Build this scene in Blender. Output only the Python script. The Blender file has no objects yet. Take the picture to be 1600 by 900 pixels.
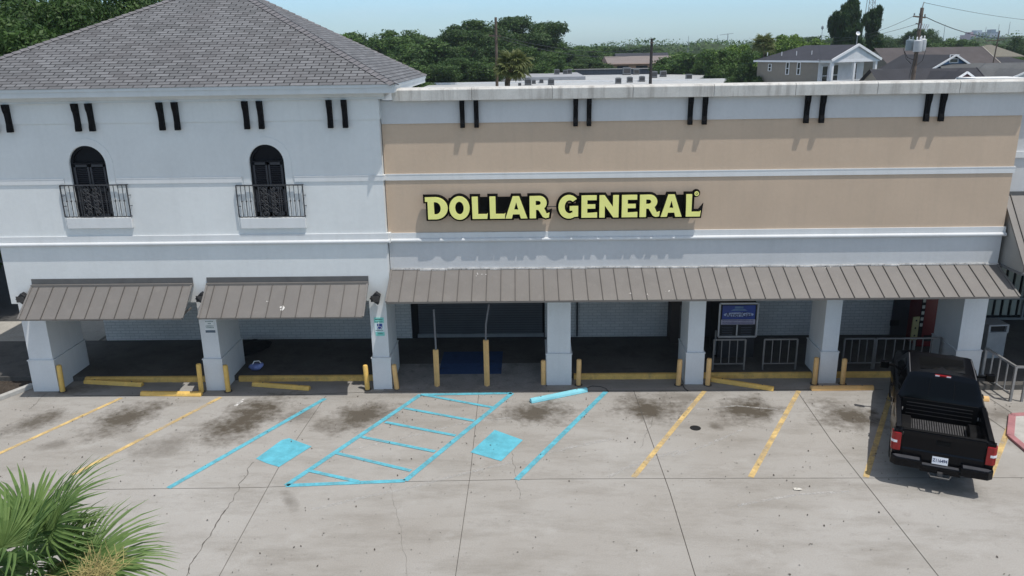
import bpy, bmesh, math, random
import numpy as np
from mathutils import Vector, Matrix

# ------------------------------------------------------------------ camera, world, sun, exposure
S = bpy.context.scene
COL = S.collection
F_PX, PITCH, YAW, ROLL, CAM_H = 1238.8, 0.293069, -0.0232489, -0.0157977, 9.5
R_ = math.radians
fw = Vector((math.sin(YAW) * math.cos(PITCH), math.cos(YAW) * math.cos(PITCH), -math.sin(PITCH)))
r0 = fw.cross(Vector((0, 0, 1))).normalized()
u0 = r0.cross(fw)
RT = math.cos(ROLL) * r0 + math.sin(ROLL) * u0
UP = -math.sin(ROLL) * r0 + math.cos(ROLL) * u0
cam_d = bpy.data.cameras.new('camera')
cam_d.sensor_width = 36
cam_d.lens = F_PX / 1600 * 36
cam_d.clip_start = 0.1
cam_d.clip_end = 6000
cam = bpy.data.objects.new('camera', cam_d)
COL.objects.link(cam)
M = Matrix.Identity(4)
for i in range(3):
    M[i][0], M[i][1], M[i][2] = RT[i], UP[i], -fw[i]
M[0][3], M[1][3], M[2][3] = 0, 0, CAM_H
cam.matrix_world = M
S.camera = cam

SUN_DIR = Vector((0.30, -0.21, 1.0)).normalized()      # towards the sun
wd = bpy.data.worlds.new("World"); S.world = wd; wd.use_nodes = True
wn = wd.node_tree; wn.nodes.clear()
wo = wn.nodes.new('ShaderNodeOutputWorld'); bg = wn.nodes.new('ShaderNodeBackground')
sky = wn.nodes.new('ShaderNodeTexSky'); sky.sky_type = 'NISHITA'; sky.sun_disc = False
sky.sun_elevation = math.asin(SUN_DIR.z); sky.sun_rotation = math.atan2(SUN_DIR.x, SUN_DIR.y)
sky.air_density = 1.0; sky.dust_density = 0.6; sky.ozone_density = 1.0
tint = wn.nodes.new('ShaderNodeMix'); tint.data_type = 'RGBA'; tint.blend_type = 'MULTIPLY'
tint.inputs[0].default_value = 1.0
# the low sky near the skyline is a clearer cyan than the model's dusty horizon
sxyz = wn.nodes.new('ShaderNodeSeparateXYZ'); rel = wn.nodes.new('ShaderNodeMapRange')
rel.inputs['From Min'].default_value = 0.05; rel.inputs['From Max'].default_value = 0.55
tnt = wn.nodes.new('ShaderNodeMix'); tnt.data_type = 'RGBA'
tnt.inputs[6].default_value = (0.60, 0.82, 1.07, 1); tnt.inputs[7].default_value = (1.32, 1.04, 0.76, 1)
# thin high cloud wisps, a property of the sky itself
tcw = wn.nodes.new('ShaderNodeTexCoord'); mpw = wn.nodes.new('ShaderNodeMapping')
mpw.inputs['Scale'].default_value = (2.2, 2.2, 14.0)
nzw = wn.nodes.new('ShaderNodeTexNoise'); nzw.inputs['Scale'].default_value = 2.2; nzw.inputs['Detail'].default_value = 6
rpw = wn.nodes.new('ShaderNodeMapRange')
rpw.inputs['From Min'].default_value = 0.52; rpw.inputs['From Max'].default_value = 0.85
rpw.inputs['To Min'].default_value = 0.0; rpw.inputs['To Max'].default_value = 0.35
cld = wn.nodes.new('ShaderNodeMix'); cld.data_type = 'RGBA'; cld.inputs[7].default_value = (4.6, 5.4, 5.9, 1)
wn.links.new(tcw.outputs['Generated'], sxyz.inputs[0]); wn.links.new(sxyz.outputs['Z'], rel.inputs['Value']); wn.links.new(rel.outputs[0], tnt.inputs[0]); wn.links.new(tnt.outputs[2], tint.inputs[7])
wn.links.new(tcw.outputs['Generated'], mpw.inputs['Vector']); wn.links.new(mpw.outputs[0], nzw.inputs['Vector'])
wn.links.new(nzw.outputs['Fac'], rpw.inputs['Value']); wn.links.new(rpw.outputs[0], cld.inputs[0])
wn.links.new(sky.outputs[0], tint.inputs[6]); wn.links.new(tint.outputs[2], cld.inputs[6])
wn.links.new(cld.outputs[2], bg.inputs['Color']); bg.inputs['Strength'].default_value = 0.15
wn.links.new(bg.outputs[0], wo.inputs[0])

sl = bpy.data.lights.new('sun', 'SUN'); sl.energy = 3.1; sl.angle = R_(0.5); sl.color = (1.0, 0.965, 0.91)
so = bpy.data.objects.new('sun', sl); COL.objects.link(so)
so.rotation_euler = SUN_DIR.to_track_quat('Z', 'Y').to_euler(); so.location = (20, -10, 60)
S.view_settings.view_transform = 'Standard'; S.view_settings.look = 'None'
S.view_settings.gamma = 1; S.view_settings.exposure = 0.25
S.view_settings.use_curve_mapping = False
S.render.engine = 'CYCLES'
S.cycles.max_bounces = 6; S.cycles.transparent_max_bounces = 8; S.cycles.volume_bounces = 0

# ------------------------------------------------------------------ survey helpers: measured photo points -> places in the world
def ray(x, y):
    return fw * F_PX + (x - 800) * RT - (y - 450) * UP
def G(x, y, z=0.0):                       # point on the level z
    r = ray(x, y); t = (z - CAM_H) / r.z
    return Vector((r.x * t, r.y * t, z))
def W(x, y, Y):                           # point on the upright plane at depth Y
    r = ray(x, y); t = Y / r.y
    return Vector((r.x * t, Y, r.z * t + CAM_H))
def Xp(x, y, X):
    r = ray(x, y); t = X / r.x
    return Vector((X, r.y * t, r.z * t + CAM_H))

# ------------------------------------------------------------------ object helpers
def tag(o, label=None, cat=None, group=None, kind=None):
    if label: o['label'] = label
    if cat: o['category'] = cat
    if group: o['group'] = group
    if kind: o['kind'] = kind
    return o
def empty(name, loc=(0, 0, 0), rz=0, label=None, cat=None, group=None):
    o = bpy.data.objects.new(name, None); COL.objects.link(o)
    o.location = loc; o.rotation_euler = (0, 0, rz); o.empty_display_size = 0.3
    return tag(o, label, cat, group)
def link(name, me, parent=None, mats=None):
    o = bpy.data.objects.new(name, me); COL.objects.link(o)
    if mats:
        for m in (mats if isinstance(mats, (list, tuple)) else [mats]): me.materials.append(m)
    if parent is not None: o.parent = parent
    return o
def copy_tree(o, parent=None):
    c = o.copy(); COL.objects.link(c); c.parent = parent
    for ch in list(o.children):
        copy_tree(ch, c)
    return c

class MB:
    def __init__(s): s.v = []; s.f = []; s.uv = {}; s.mi = []; s.cur = 0
    def poly(s, pts, uv=None):
        b = len(s.v); s.v += [tuple(p) for p in pts]; s.f.append(tuple(range(b, b + len(pts)))); s.mi.append(s.cur)
        if uv: s.uv[len(s.f) - 1] = uv
        return s
    def box(s, x0, x1, y0, y1, z0, z1, mat=None):
        P = [(x0, y0, z0), (x1, y0, z0), (x1, y1, z0), (x0, y1, z0), (x0, y0, z1), (x1, y0, z1), (x1, y1, z1), (x0, y1, z1)]
        if mat is not None: P = [tuple(mat @ Vector(p)) for p in P]
        b = len(s.v); s.v += P
        for q in ((0, 3, 2, 1), (4, 5, 6, 7), (0, 1, 5, 4), (1, 2, 6, 5), (2, 3, 7, 6), (3, 0, 4, 7)):
            s.f.append(tuple(b + k for k in q)); s.mi.append(s.cur)
        return s
    def bar(s, a, c, w, h=None, up=(0, 0, 1)):          # rectangular bar from a to c
        a, c = Vector(a), Vector(c); h = w if h is None else h
        d = (c - a).normalized(); up = Vector(up)
        if abs(d.dot(up)) > 0.98: up = Vector((0, 1, 0))
        x = d.cross(up).normalized(); z = x.cross(d)
        b = len(s.v)
        for p in (a, c):
            for sx, sz in ((-1, -1), (1, -1), (1, 1), (-1, 1)):
                s.v.append(tuple(p + x * sx * w / 2 + z * sz * h / 2))
        for q in ((0, 1, 2, 3), (7, 6, 5, 4), (0, 4, 5, 1), (1, 5, 6, 2), (2, 6, 7, 3), (3, 7, 4, 0)):
            s.f.append(tuple(b + k for k in q)); s.mi.append(s.cur)
        return s
    def tube(s, pts, r, n=8, cap=True):
        pts = [Vector(p) for p in pts]; rs = r if isinstance(r, (list, tuple)) else [r] * len(pts)
        b = len(s.v); prev = None
        for i, p in enumerate(pts):
            d = (pts[min(i + 1, len(pts) - 1)] - pts[max(i - 1, 0)]).normalized()
            if prev is None:
                a = Vector((1, 0, 0)) if abs(d.x) < 0.9 else Vector((0, 1, 0))
                x = d.cross(a).normalized()
            else:
                x = (prev - d * prev.dot(d)).normalized()
            prev = x; y = d.cross(x)
            for k in range(n):
                t = 2 * math.pi * k / n
                s.v.append(tuple(p + (x * math.cos(t) + y * math.sin(t)) * rs[i]))
        for i in range(len(pts) - 1):
            for k in range(n):
                k2 = (k + 1) % n
                s.f.append((b + i * n + k, b + i * n + k2, b + (i + 1) * n + k2, b + (i + 1) * n + k)); s.mi.append(s.cur)
        if cap:
            s.f.append(tuple(b + k for k in range(n))[::-1]); s.mi.append(s.cur)
            s.f.append(tuple(b + (len(pts) - 1) * n + k for k in range(n))); s.mi.append(s.cur)
        return s
    def prism(s, prof, a0, a1, axis='x'):               # extrude a closed profile
        def P(u, v, t):
            return (t, u, v) if axis == 'x' else ((u, t, v) if axis == 'y' else (u, v, t))
        n = len(prof); b = len(s.v)
        s.v += [P(u, v, a0) for u, v in prof] + [P(u, v, a1) for u, v in prof]
        for k in range(n):
            s.f.append((b + k, b + (k + 1) % n, b + n + (k + 1) % n, b + n + k)); s.mi.append(s.cur)
        s.f.append(tuple(b + k for k in range(n))[::-1]); s.f.append(tuple(b + n + k for k in range(n)))
        s.mi += [s.cur, s.cur]
        return s
    def lathe(s, prof, c=(0, 0, 0), n=16):
        b = len(s.v); c = Vector(c)
        for r, z in prof:
            for k in range(n):
                t = 2 * math.pi * k / n
                s.v.append((c.x + r * math.cos(t), c.y + r * math.sin(t), c.z + z))
        for i in range(len(prof) - 1):
            for k in range(n):
                k2 = (k + 1) % n
                s.f.append((b + i * n + k, b + i * n + k2, b + (i + 1) * n + k2, b + (i + 1) * n + k)); s.mi.append(s.cur)
        return s
    def mesh(s, name, fix=True):
        me = bpy.data.meshes.new(name); me.from_pydata(s.v, [], s.f)
        if s.uv:
            ul = me.uv_layers.new(name='UVMap')
            for fi, uv in s.uv.items():
                for k, li in enumerate(me.polygons[fi].loop_indices): ul.data[li].uv = uv[k]
        if any(s.mi): me.polygons.foreach_set('material_index', s.mi)
        if fix and not s.uv:
            bm = bmesh.new(); bm.from_mesh(me); bmesh.ops.recalc_face_normals(bm, faces=bm.faces); bm.to_mesh(me); bm.free()
        me.update(); return me
    def build(s, name, mat, parent=None, smooth=False, bevel=0):
        me = s.mesh(name); o = link(name, me, parent, mat)
        if smooth:
            me.shade_smooth()
            if smooth != 'all': me.set_sharp_from_angle(angle=R_(smooth if smooth is not True else 35))
        if bevel:
            m = o.modifiers.new('bevel', 'BEVEL'); m.width = bevel; m.segments = 2; m.limit_method = 'ANGLE'; m.angle_limit = R_(40)
        return o

def curve_mesh(name, splines, depth, bevel=0.0):        # filled outline extruded; lies in local xy, faces +z
    cu = bpy.data.curves.new(name, 'CURVE'); cu.dimensions = '2D'; cu.fill_mode = 'BOTH'; cu.extrude = depth / 2
    cu.bevel_depth = bevel; cu.bevel_resolution = 2
    for sp in splines:
        s = cu.splines.new('POLY'); s.points.add(len(sp) - 1); s.use_cyclic_u = True
        for p, q in zip(s.points, sp): p.co = (q[0], q[1], 0, 1)
    return _to_mesh(cu, name)
def text_mesh(txt, size, depth=0.003, bold=0.0, align='CENTER', sx=1.0):
    cu = bpy.data.curves.new('text', 'FONT'); cu.body = txt; cu.size = size; cu.extrude = depth / 2
    cu.align_x = align; cu.align_y = 'CENTER'; cu.offset = bold; cu.space_character = sx
    return _to_mesh(cu, 'lettering')
def _to_mesh(cu, name):
    t = bpy.data.objects.new('temporary', cu); COL.objects.link(t)
    bpy.context.view_layer.update()
    dg = bpy.context.evaluated_depsgraph_get()
    me = bpy.data.meshes.new_from_object(t.evaluated_get(dg)); me.name = name
    bpy.data.objects.remove(t); bpy.data.curves.remove(cu)
    return me

# ------------------------------------------------------------------ materials
MATS = {}

def nodes(name):
    m = bpy.data.materials.new(name); m.use_nodes = True
    nt = m.node_tree; b = nt.nodes['Principled BSDF']
    return m, nt, b
def N(nt, t, **kw):
    n = nt.nodes.new(t)
    for k, v in kw.items():
        if hasattr(n, k) and not k[0].isupper(): setattr(n, k, v)
        else: n.inputs[k.replace('_', ' ')].default_value = v
    return n
def L(nt, a, b): nt.links.new(a, b)
def rgb(c): return (c[0], c[1], c[2], 1)
def mat(name, col, rough=0.6, var=0.12, scale=3.0, bump=0.0, bscale=40, metal=0.0, coat=0.0, streak=0.0, dirt=None, dirt_amt=0.0,
        fine=0.0, emit=0, spec=0.5, transl=0):
    """plain painted / mineral surface with two octaves of tonal variation, optional streaks and grime"""
    if name in MATS: return MATS[name]
    m, nt, b = nodes(name)
    tc = N(nt, 'ShaderNodeTexCoord')
    n1 = N(nt, 'ShaderNodeTexNoise', Scale=scale, Detail=6.0, Roughness=0.6); L(nt, tc.outputs['Object'], n1.inputs['Vector'])
    r1 = N(nt, 'ShaderNodeMapRange'); r1.inputs['From Min'].default_value = 0.3; r1.inputs['From Max'].default_value = 0.7
    r1.inputs['To Min'].default_value = 1 - var; r1.inputs['To Max'].default_value = 1 + var
    L(nt, n1.outputs['Fac'], r1.inputs['Value'])
    mul = N(nt, 'ShaderNodeVectorMath', operation='SCALE'); mul.inputs[0].default_value = col[:3]
    L(nt, r1.outputs[0], mul.inputs['Scale']); out = mul.outputs[0]
    if fine:
        n3 = N(nt, 'ShaderNodeTexNoise', Scale=scale * 18, Detail=3.0); L(nt, tc.outputs['Object'], n3.inputs['Vector'])
        r3 = N(nt, 'ShaderNodeMapRange'); r3.inputs['From Min'].default_value = 0.3; r3.inputs['From Max'].default_value = 0.7
        r3.inputs['To Min'].default_value = 1 - fine; r3.inputs['To Max'].default_value = 1 + fine
        L(nt, n3.outputs['Fac'], r3.inputs['Value'])
        m3 = N(nt, 'ShaderNodeVectorMath', operation='SCALE'); L(nt, out, m3.inputs[0]); L(nt, r3.outputs[0], m3.inputs['Scale']); out = m3.outputs[0]
    if streak:
        mp = N(nt, 'ShaderNodeMapping'); mp.inputs['Scale'].default_value = (2.6, 2.6, 0.16); L(nt, tc.outputs['Object'], mp.inputs['Vector'])
        n2 = N(nt, 'ShaderNodeTexNoise', Scale=2.0, Detail=7.0, Roughness=0.65); L(nt, mp.outputs[0], n2.inputs['Vector'])
        r2 = N(nt, 'ShaderNodeMapRange'); r2.inputs['From Min'].default_value = 0.48; r2.inputs['From Max'].default_value = 0.75
        r2.inputs['To Min'].default_value = 0.0; r2.inputs['To Max'].default_value = streak
        L(nt, n2.outputs['Fac'], r2.inputs['Value'])
        mx = N(nt, 'ShaderNodeMix', data_type='RGBA'); L(nt, r2.outputs[0], mx.inputs[0]); L(nt, out, mx.inputs[6])
        dc = dirt or (col[0] * .45, col[1] * .43, col[2] * .4); mx.inputs[7].default_value = rgb(dc); out = mx.outputs[2]
    if dirt_amt:
        n4 = N(nt, 'ShaderNodeTexNoise', Scale=scale * 2.3, Detail=8.0, Roughness=0.7); L(nt, tc.outputs['Object'], n4.inputs['Vector'])
        r4 = N(nt, 'ShaderNodeMapRange'); r4.inputs['From Min'].default_value = 0.52; r4.inputs['From Max'].default_value = 0.68
        r4.inputs['To Max'].default_value = dirt_amt; L(nt, n4.outputs['Fac'], r4.inputs['Value'])
        mx = N(nt, 'ShaderNodeMix', data_type='RGBA'); L(nt, r4.outputs[0], mx.inputs[0]); L(nt, out, mx.inputs[6])
        dc = dirt or (col[0] * .4, col[1] * .38, col[2] * .35); mx.inputs[7].default_value = rgb(dc); out = mx.outputs[2]
    L(nt, out, b.inputs['Base Color'])
    b.inputs['Roughness'].default_value = rough; b.inputs['Metallic'].default_value = metal
    b.inputs['Coat Weight'].default_value = coat; b.inputs['Coat Roughness'].default_value = 0.06
    b.inputs['Specular IOR Level'].default_value = spec
    if bump:
        nb = N(nt, 'ShaderNodeTexNoise', Scale=bscale, Detail=5.0); L(nt, tc.outputs['Object'], nb.inputs['Vector'])
        bp = N(nt, 'ShaderNodeBump', Strength=bump, Distance=0.02); L(nt, nb.outputs['Fac'], bp.inputs['Height']); L(nt, bp.outputs[0], b.inputs['Normal'])
    MATS[name] = m
    return m

def ribbed(name, col, along='z', pitch=0.1, depth=0.6, rough=0.5, metal=0.0, var=0.08, line=0.5):
    """boards / slats / ribs with a dark joint every pitch metres (siding, shutters, metal sheets)"""
    if name in MATS: return MATS[name]
    m, nt, b = nodes(name)
    tc = N(nt, 'ShaderNodeTexCoord'); sp = N(nt, 'ShaderNodeSeparateXYZ'); L(nt, tc.outputs['Object'], sp.inputs[0])
    d = N(nt, 'ShaderNodeMath', operation='DIVIDE'); L(nt, sp.outputs['XYZ'.index(along.upper())], d.inputs[0]); d.inputs[1].default_value = pitch
    fr = N(nt, 'ShaderNodeMath', operation='FRACT'); L(nt, d.outputs[0], fr.inputs[0])
    rp = N(nt, 'ShaderNodeValToRGB'); e = rp.color_ramp.elements
    e[0].position = 0.0; e[0].color = rgb([c * (1 - line) for c in col]); e[1].position = 0.16; e[1].color = rgb(col)
    L(nt, fr.outputs[0], rp.inputs[0])
    n1 = N(nt, 'ShaderNodeTexNoise', Scale=2.0, Detail=6.0); L(nt, tc.outputs['Object'], n1.inputs['Vector'])
    r1 = N(nt, 'ShaderNodeMapRange'); r1.inputs['To Min'].default_value = 1 - var * 2; r1.inputs['To Max'].default_value = 1 + var * 2
    L(nt, n1.outputs['Fac'], r1.inputs['Value'])
    mu = N(nt, 'ShaderNodeVectorMath', operation='SCALE'); L(nt, rp.outputs[0], mu.inputs[0]); L(nt, r1.outputs[0], mu.inputs['Scale'])
    L(nt, mu.outputs[0], b.inputs['Base Color'])
    bp = N(nt, 'ShaderNodeBump', Strength=depth, Distance=0.02); L(nt, fr.outputs[0], bp.inputs['Height']); L(nt, bp.outputs[0], b.inputs['Normal'])
    b.inputs['Roughness'].default_value = rough; b.inputs['Metallic'].default_value = metal
    MATS[name] = m; return m

def brick(name, c1, c2, mortar, w=0.4, h=0.13, uv=False, msize=0.012, bump=0.4, rough=0.85, stain=0.25, stain_col=(0.1, 0.1, 0.1), bias=0.0):
    if name in MATS: return MATS[name]
    m, nt, b = nodes(name)
    tc = N(nt, 'ShaderNodeTexCoord')
    if uv: vec = tc.outputs['UV']
    else:
        sp = N(nt, 'ShaderNodeSeparateXYZ'); L(nt, tc.outputs['Object'], sp.inputs[0]); cb = N(nt, 'ShaderNodeCombineXYZ')
        ad = N(nt, 'ShaderNodeMath', operation='ADD'); L(nt, sp.outputs[0], ad.inputs[0]); L(nt, sp.outputs[1], ad.inputs[1])
        L(nt, ad.outputs[0], cb.inputs[0]); L(nt, sp.outputs[2], cb.inputs[1]); vec = cb.outputs[0]
    bt = N(nt, 'ShaderNodeTexBrick', offset=0.5, squash=1.0)
    for k, v in (('Color1', rgb(c1)), ('Color2', rgb(c2)), ('Mortar', rgb(mortar)), ('Scale', 1.0), ('Mortar Size', msize), ('Mortar Smooth', 0.1),
                 ('Brick Width', w), ('Row Height', h), ('Bias', bias)): bt.inputs[k].default_value = v
    L(nt, vec, bt.inputs['Vector'])
    n1 = N(nt, 'ShaderNodeTexNoise', Scale=0.9, Detail=8.0, Roughness=0.65); L(nt, tc.outputs['Object'], n1.inputs['Vector'])
    r1 = N(nt, 'ShaderNodeMapRange'); r1.inputs['From Min'].default_value = 0.4; r1.inputs['From Max'].default_value = 0.75
    r1.inputs['To Max'].default_value = stain; L(nt, n1.outputs['Fac'], r1.inputs['Value'])
    mx = N(nt, 'ShaderNodeMix', data_type='RGBA'); L(nt, r1.outputs[0], mx.inputs[0]); L(nt, bt.outputs['Color'], mx.inputs[6])
    mx.inputs[7].default_value = rgb(stain_col)
    n2 = N(nt, 'ShaderNodeTexNoise', Scale=30.0, Detail=2.0); L(nt, tc.outputs['Object'], n2.inputs['Vector'])
    r2 = N(nt, 'ShaderNodeMapRange'); r2.inputs['To Min'].default_value = 0.8; r2.inputs['To Max'].default_value = 1.2; L(nt, n2.outputs['Fac'], r2.inputs['Value'])
    mu = N(nt, 'ShaderNodeVectorMath', operation='SCALE'); L(nt, mx.outputs[2], mu.inputs[0]); L(nt, r2.outputs[0], mu.inputs['Scale'])
    L(nt, mu.outputs[0], b.inputs['Base Color'])
    bp = N(nt, 'ShaderNodeBump', Strength=bump, Distance=0.01, invert=True); L(nt, bt.outputs['Fac'], bp.inputs['Height']); L(nt, bp.outputs[0], b.inputs['Normal'])
    b.inputs['Roughness'].default_value = rough
    MATS[name] = m; return m

def leaf(name, c1, c2, transl=0.25):
    if name in MATS: return MATS[name]
    m, nt, b = nodes(name)
    g = N(nt, 'ShaderNodeNewGeometry'); tc = N(nt, 'ShaderNodeTexCoord')
    n1 = N(nt, 'ShaderNodeTexNoise', Scale=0.55, Detail=3.0); L(nt, tc.outputs['Object'], n1.inputs['Vector'])
    av = N(nt, 'ShaderNodeMath', operation='MULTIPLY_ADD'); L(nt, g.outputs['Random Per Island'], av.inputs[0]); av.inputs[1].default_value = 0.55
    r1 = N(nt, 'ShaderNodeMapRange'); r1.inputs['From Min'].default_value = 0.35; r1.inputs['From Max'].default_value = 0.65; r1.inputs['To Max'].default_value = 0.45
    L(nt, n1.outputs['Fac'], r1.inputs['Value']); L(nt, r1.outputs[0], av.inputs[2])
    mx = N(nt, 'ShaderNodeMix', data_type='RGBA'); L(nt, av.outputs[0], mx.inputs[0])
    mx.inputs[6].default_value = rgb(c1); mx.inputs[7].default_value = rgb(c2)
    L(nt, mx.outputs[2], b.inputs['Base Color']); b.inputs['Roughness'].default_value = 0.55; b.inputs['Specular IOR Level'].default_value = 0.3
    tr = N(nt, 'ShaderNodeBsdfTranslucent'); L(nt, mx.outputs[2], tr.inputs['Color'])
    ms = N(nt, 'ShaderNodeMixShader'); ms.inputs[0].default_value = transl
    o = nt.nodes['Material Output']; L(nt, b.outputs[0], ms.inputs[1]); L(nt, tr.outputs[0], ms.inputs[2]); L(nt, ms.outputs[0], o.inputs['Surface'])
    MATS[name] = m; return m

def worn_paint(name, col, thr=0.42, soft=0.12, scale=3.0, amt=0.9):
    """road paint, worn through in patches to the concrete below"""
    m, nt, b = nodes(name)
    tc = N(nt, 'ShaderNodeTexCoord')
    n1 = N(nt, 'ShaderNodeTexNoise', Scale=scale, Detail=8.0, Roughness=0.7); L(nt, tc.outputs['Object'], n1.inputs['Vector'])
    r1 = N(nt, 'ShaderNodeMapRange'); r1.inputs['From Min'].default_value = thr - soft; r1.inputs['From Max'].default_value = thr + soft
    r1.inputs['To Min'].default_value = 1 - amt; L(nt, n1.outputs['Fac'], r1.inputs['Value'])
    n2 = N(nt, 'ShaderNodeTexNoise', Scale=scale * 3, Detail=5.0); L(nt, tc.outputs['Object'], n2.inputs['Vector'])
    r2 = N(nt, 'ShaderNodeMapRange'); r2.inputs['To Min'].default_value = 0.72; r2.inputs['To Max'].default_value = 1.25; L(nt, n2.outputs['Fac'], r2.inputs['Value'])
    mu = N(nt, 'ShaderNodeVectorMath', operation='SCALE'); mu.inputs[0].default_value = col; L(nt, r2.outputs[0], mu.inputs['Scale'])
    L(nt, mu.outputs[0], b.inputs['Base Color']); b.inputs['Roughness'].default_value = 0.8; b.inputs['Specular IOR Level'].default_value = 0.25
    L(nt, r1.outputs[0], b.inputs['Alpha'])
    return m

GREY_W = mat('grey_blue_stucco', (0.545, 0.555, 0.562), 0.85, 0.05, 0.7, bump=0.12, bscale=60, streak=0.15, dirt=(0.36, 0.37, 0.375), fine=0.02)
GREY_C = mat('pale_grey_stucco', (0.66, 0.68, 0.678), 0.85, 0.045, 0.6, bump=0.12, bscale=60, streak=0.14, dirt=(0.46, 0.48, 0.48), fine=0.02)
COLP = mat('column_bounce_paint', (0.67, 0.68, 0.682), 0.85, 0.05, 0.9, bump=0.1, bscale=60, streak=0.13, dirt=(0.45, 0.46, 0.46), fine=0.02)  # lighter than the store wall: bounce from the ground put into the colour
TRIM = mat('pale_trim', (0.635, 0.65, 0.655), 0.8, 0.05, 1.2, bump=0.05, streak=0.12)
TAN = mat('tan_stucco', (0.515, 0.40, 0.298), 0.88, 0.05, 0.6, bump=0.12, bscale=60, streak=0.2, dirt=(0.37, 0.30, 0.235), fine=0.02)
COPING = mat('stained_concrete_coping', (0.55, 0.54, 0.51), 0.9, 0.12, 1.6, bump=0.2, streak=0.75, dirt=(0.20, 0.18, 0.16), fine=0.06)
FASCIA = mat('fascia_paint', (0.56, 0.59, 0.60), 0.6, 0.06, 1.4, streak=0.12)
BLACKM = mat('black_painted_wood', (0.005, 0.005, 0.006), 0.7, 0.25, 6, bump=0.2, spec=0.12)
SHUT = mat('dark_shutter_paint', (0.006, 0.007, 0.010), 0.6, 0.2, 4, spec=0.15)
IRON = mat('black_wrought_iron', (0.048, 0.050, 0.055), 0.6, 0.2, 8, spec=0.3)
AWN = mat('taupe_sheet_metal', (0.152, 0.141, 0.131), 0.5, 0.07, 1.3, metal=0.0, fine=0.03, dirt_amt=0.18, dirt=(0.25, 0.235, 0.215))
AWN_D = mat('taupe_metal_edge', (0.13, 0.12, 0.11), 0.5, 0.1, 2)
SEAM = mat('awning_seam', (0.085, 0.078, 0.072), 0.5, 0.1, 3)
FLASH = mat('galvanised_flashing', (0.62, 0.60, 0.57), 0.5, 0.3, 6, dirt_amt=0.7, dirt=(0.10, 0.10, 0.10))
SHINGLE = brick('grey_asphalt_shingle', (0.112, 0.115, 0.121), (0.186, 0.190, 0.200), (0.016, 0.016, 0.018), 0.37, 0.155, uv=True, msize=0.017, bump=0.6, stain=0.5, stain_col=(0.085, 0.08, 0.084))
PBRICK = brick('painted_brick', (0.60, 0.585, 0.56), (0.54, 0.53, 0.51), (0.38, 0.375, 0.365), 0.30, 0.10, msize=0.008, bump=0.5, stain=0.3, stain_col=(0.22, 0.24, 0.25))
YEL = mat('chipped_yellow_paint', (0.74, 0.47, 0.12), 0.6, 0.14, 3.5, bump=0.15, bscale=20, dirt_amt=0.35, dirt=(0.30, 0.22, 0.12), fine=0.06)
YEL2 = mat('faded_peach_yellow_paint', (0.76, 0.47, 0.19), 0.6, 0.12, 3.5, bump=0.1, dirt_amt=0.22, dirt=(0.35, 0.25, 0.16), fine=0.05)
YELK = mat('worn_kerb_yellow', (0.66, 0.42, 0.12), 0.8, 0.2, 2.5, bump=0.2, dirt_amt=0.45, dirt=(0.22, 0.17, 0.10), fine=0.1)
CYAN = mat('cyan_paint', (0.22, 0.58, 0.66), 0.7, 0.14, 2.5, bump=0.1, dirt_amt=0.25, dirt=(0.30, 0.50, 0.54))
STEEL = mat('galvanised_steel', (0.34, 0.34, 0.34), 0.4, 0.12, 8, metal=0.5)
STEELD = mat('dull_grey_steel', (0.17, 0.17, 0.17), 0.5, 0.15, 8, metal=0.4)
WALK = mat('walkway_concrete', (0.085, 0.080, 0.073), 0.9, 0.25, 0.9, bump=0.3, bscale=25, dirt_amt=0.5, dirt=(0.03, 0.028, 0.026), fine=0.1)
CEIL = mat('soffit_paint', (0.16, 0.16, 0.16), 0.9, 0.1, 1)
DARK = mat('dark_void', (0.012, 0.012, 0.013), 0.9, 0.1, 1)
GLASS = mat('dark_glass', (0.015, 0.018, 0.022), 0.06, 0.1, 1, spec=0.8)
WHITE = mat('white_paint', (0.74, 0.75, 0.76), 0.6, 0.05, 1.5, streak=0.08)
SHUTTER = ribbed('rolling_shutter_slats', (0.12, 0.128, 0.14), 'z', 0.085, 0.8, rough=0.4, metal=0.3, line=0.65)

# ================================================================== THE SETTING
YM, YT = 21.56, 21.34            # facade planes of the store and of the corner building

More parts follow.
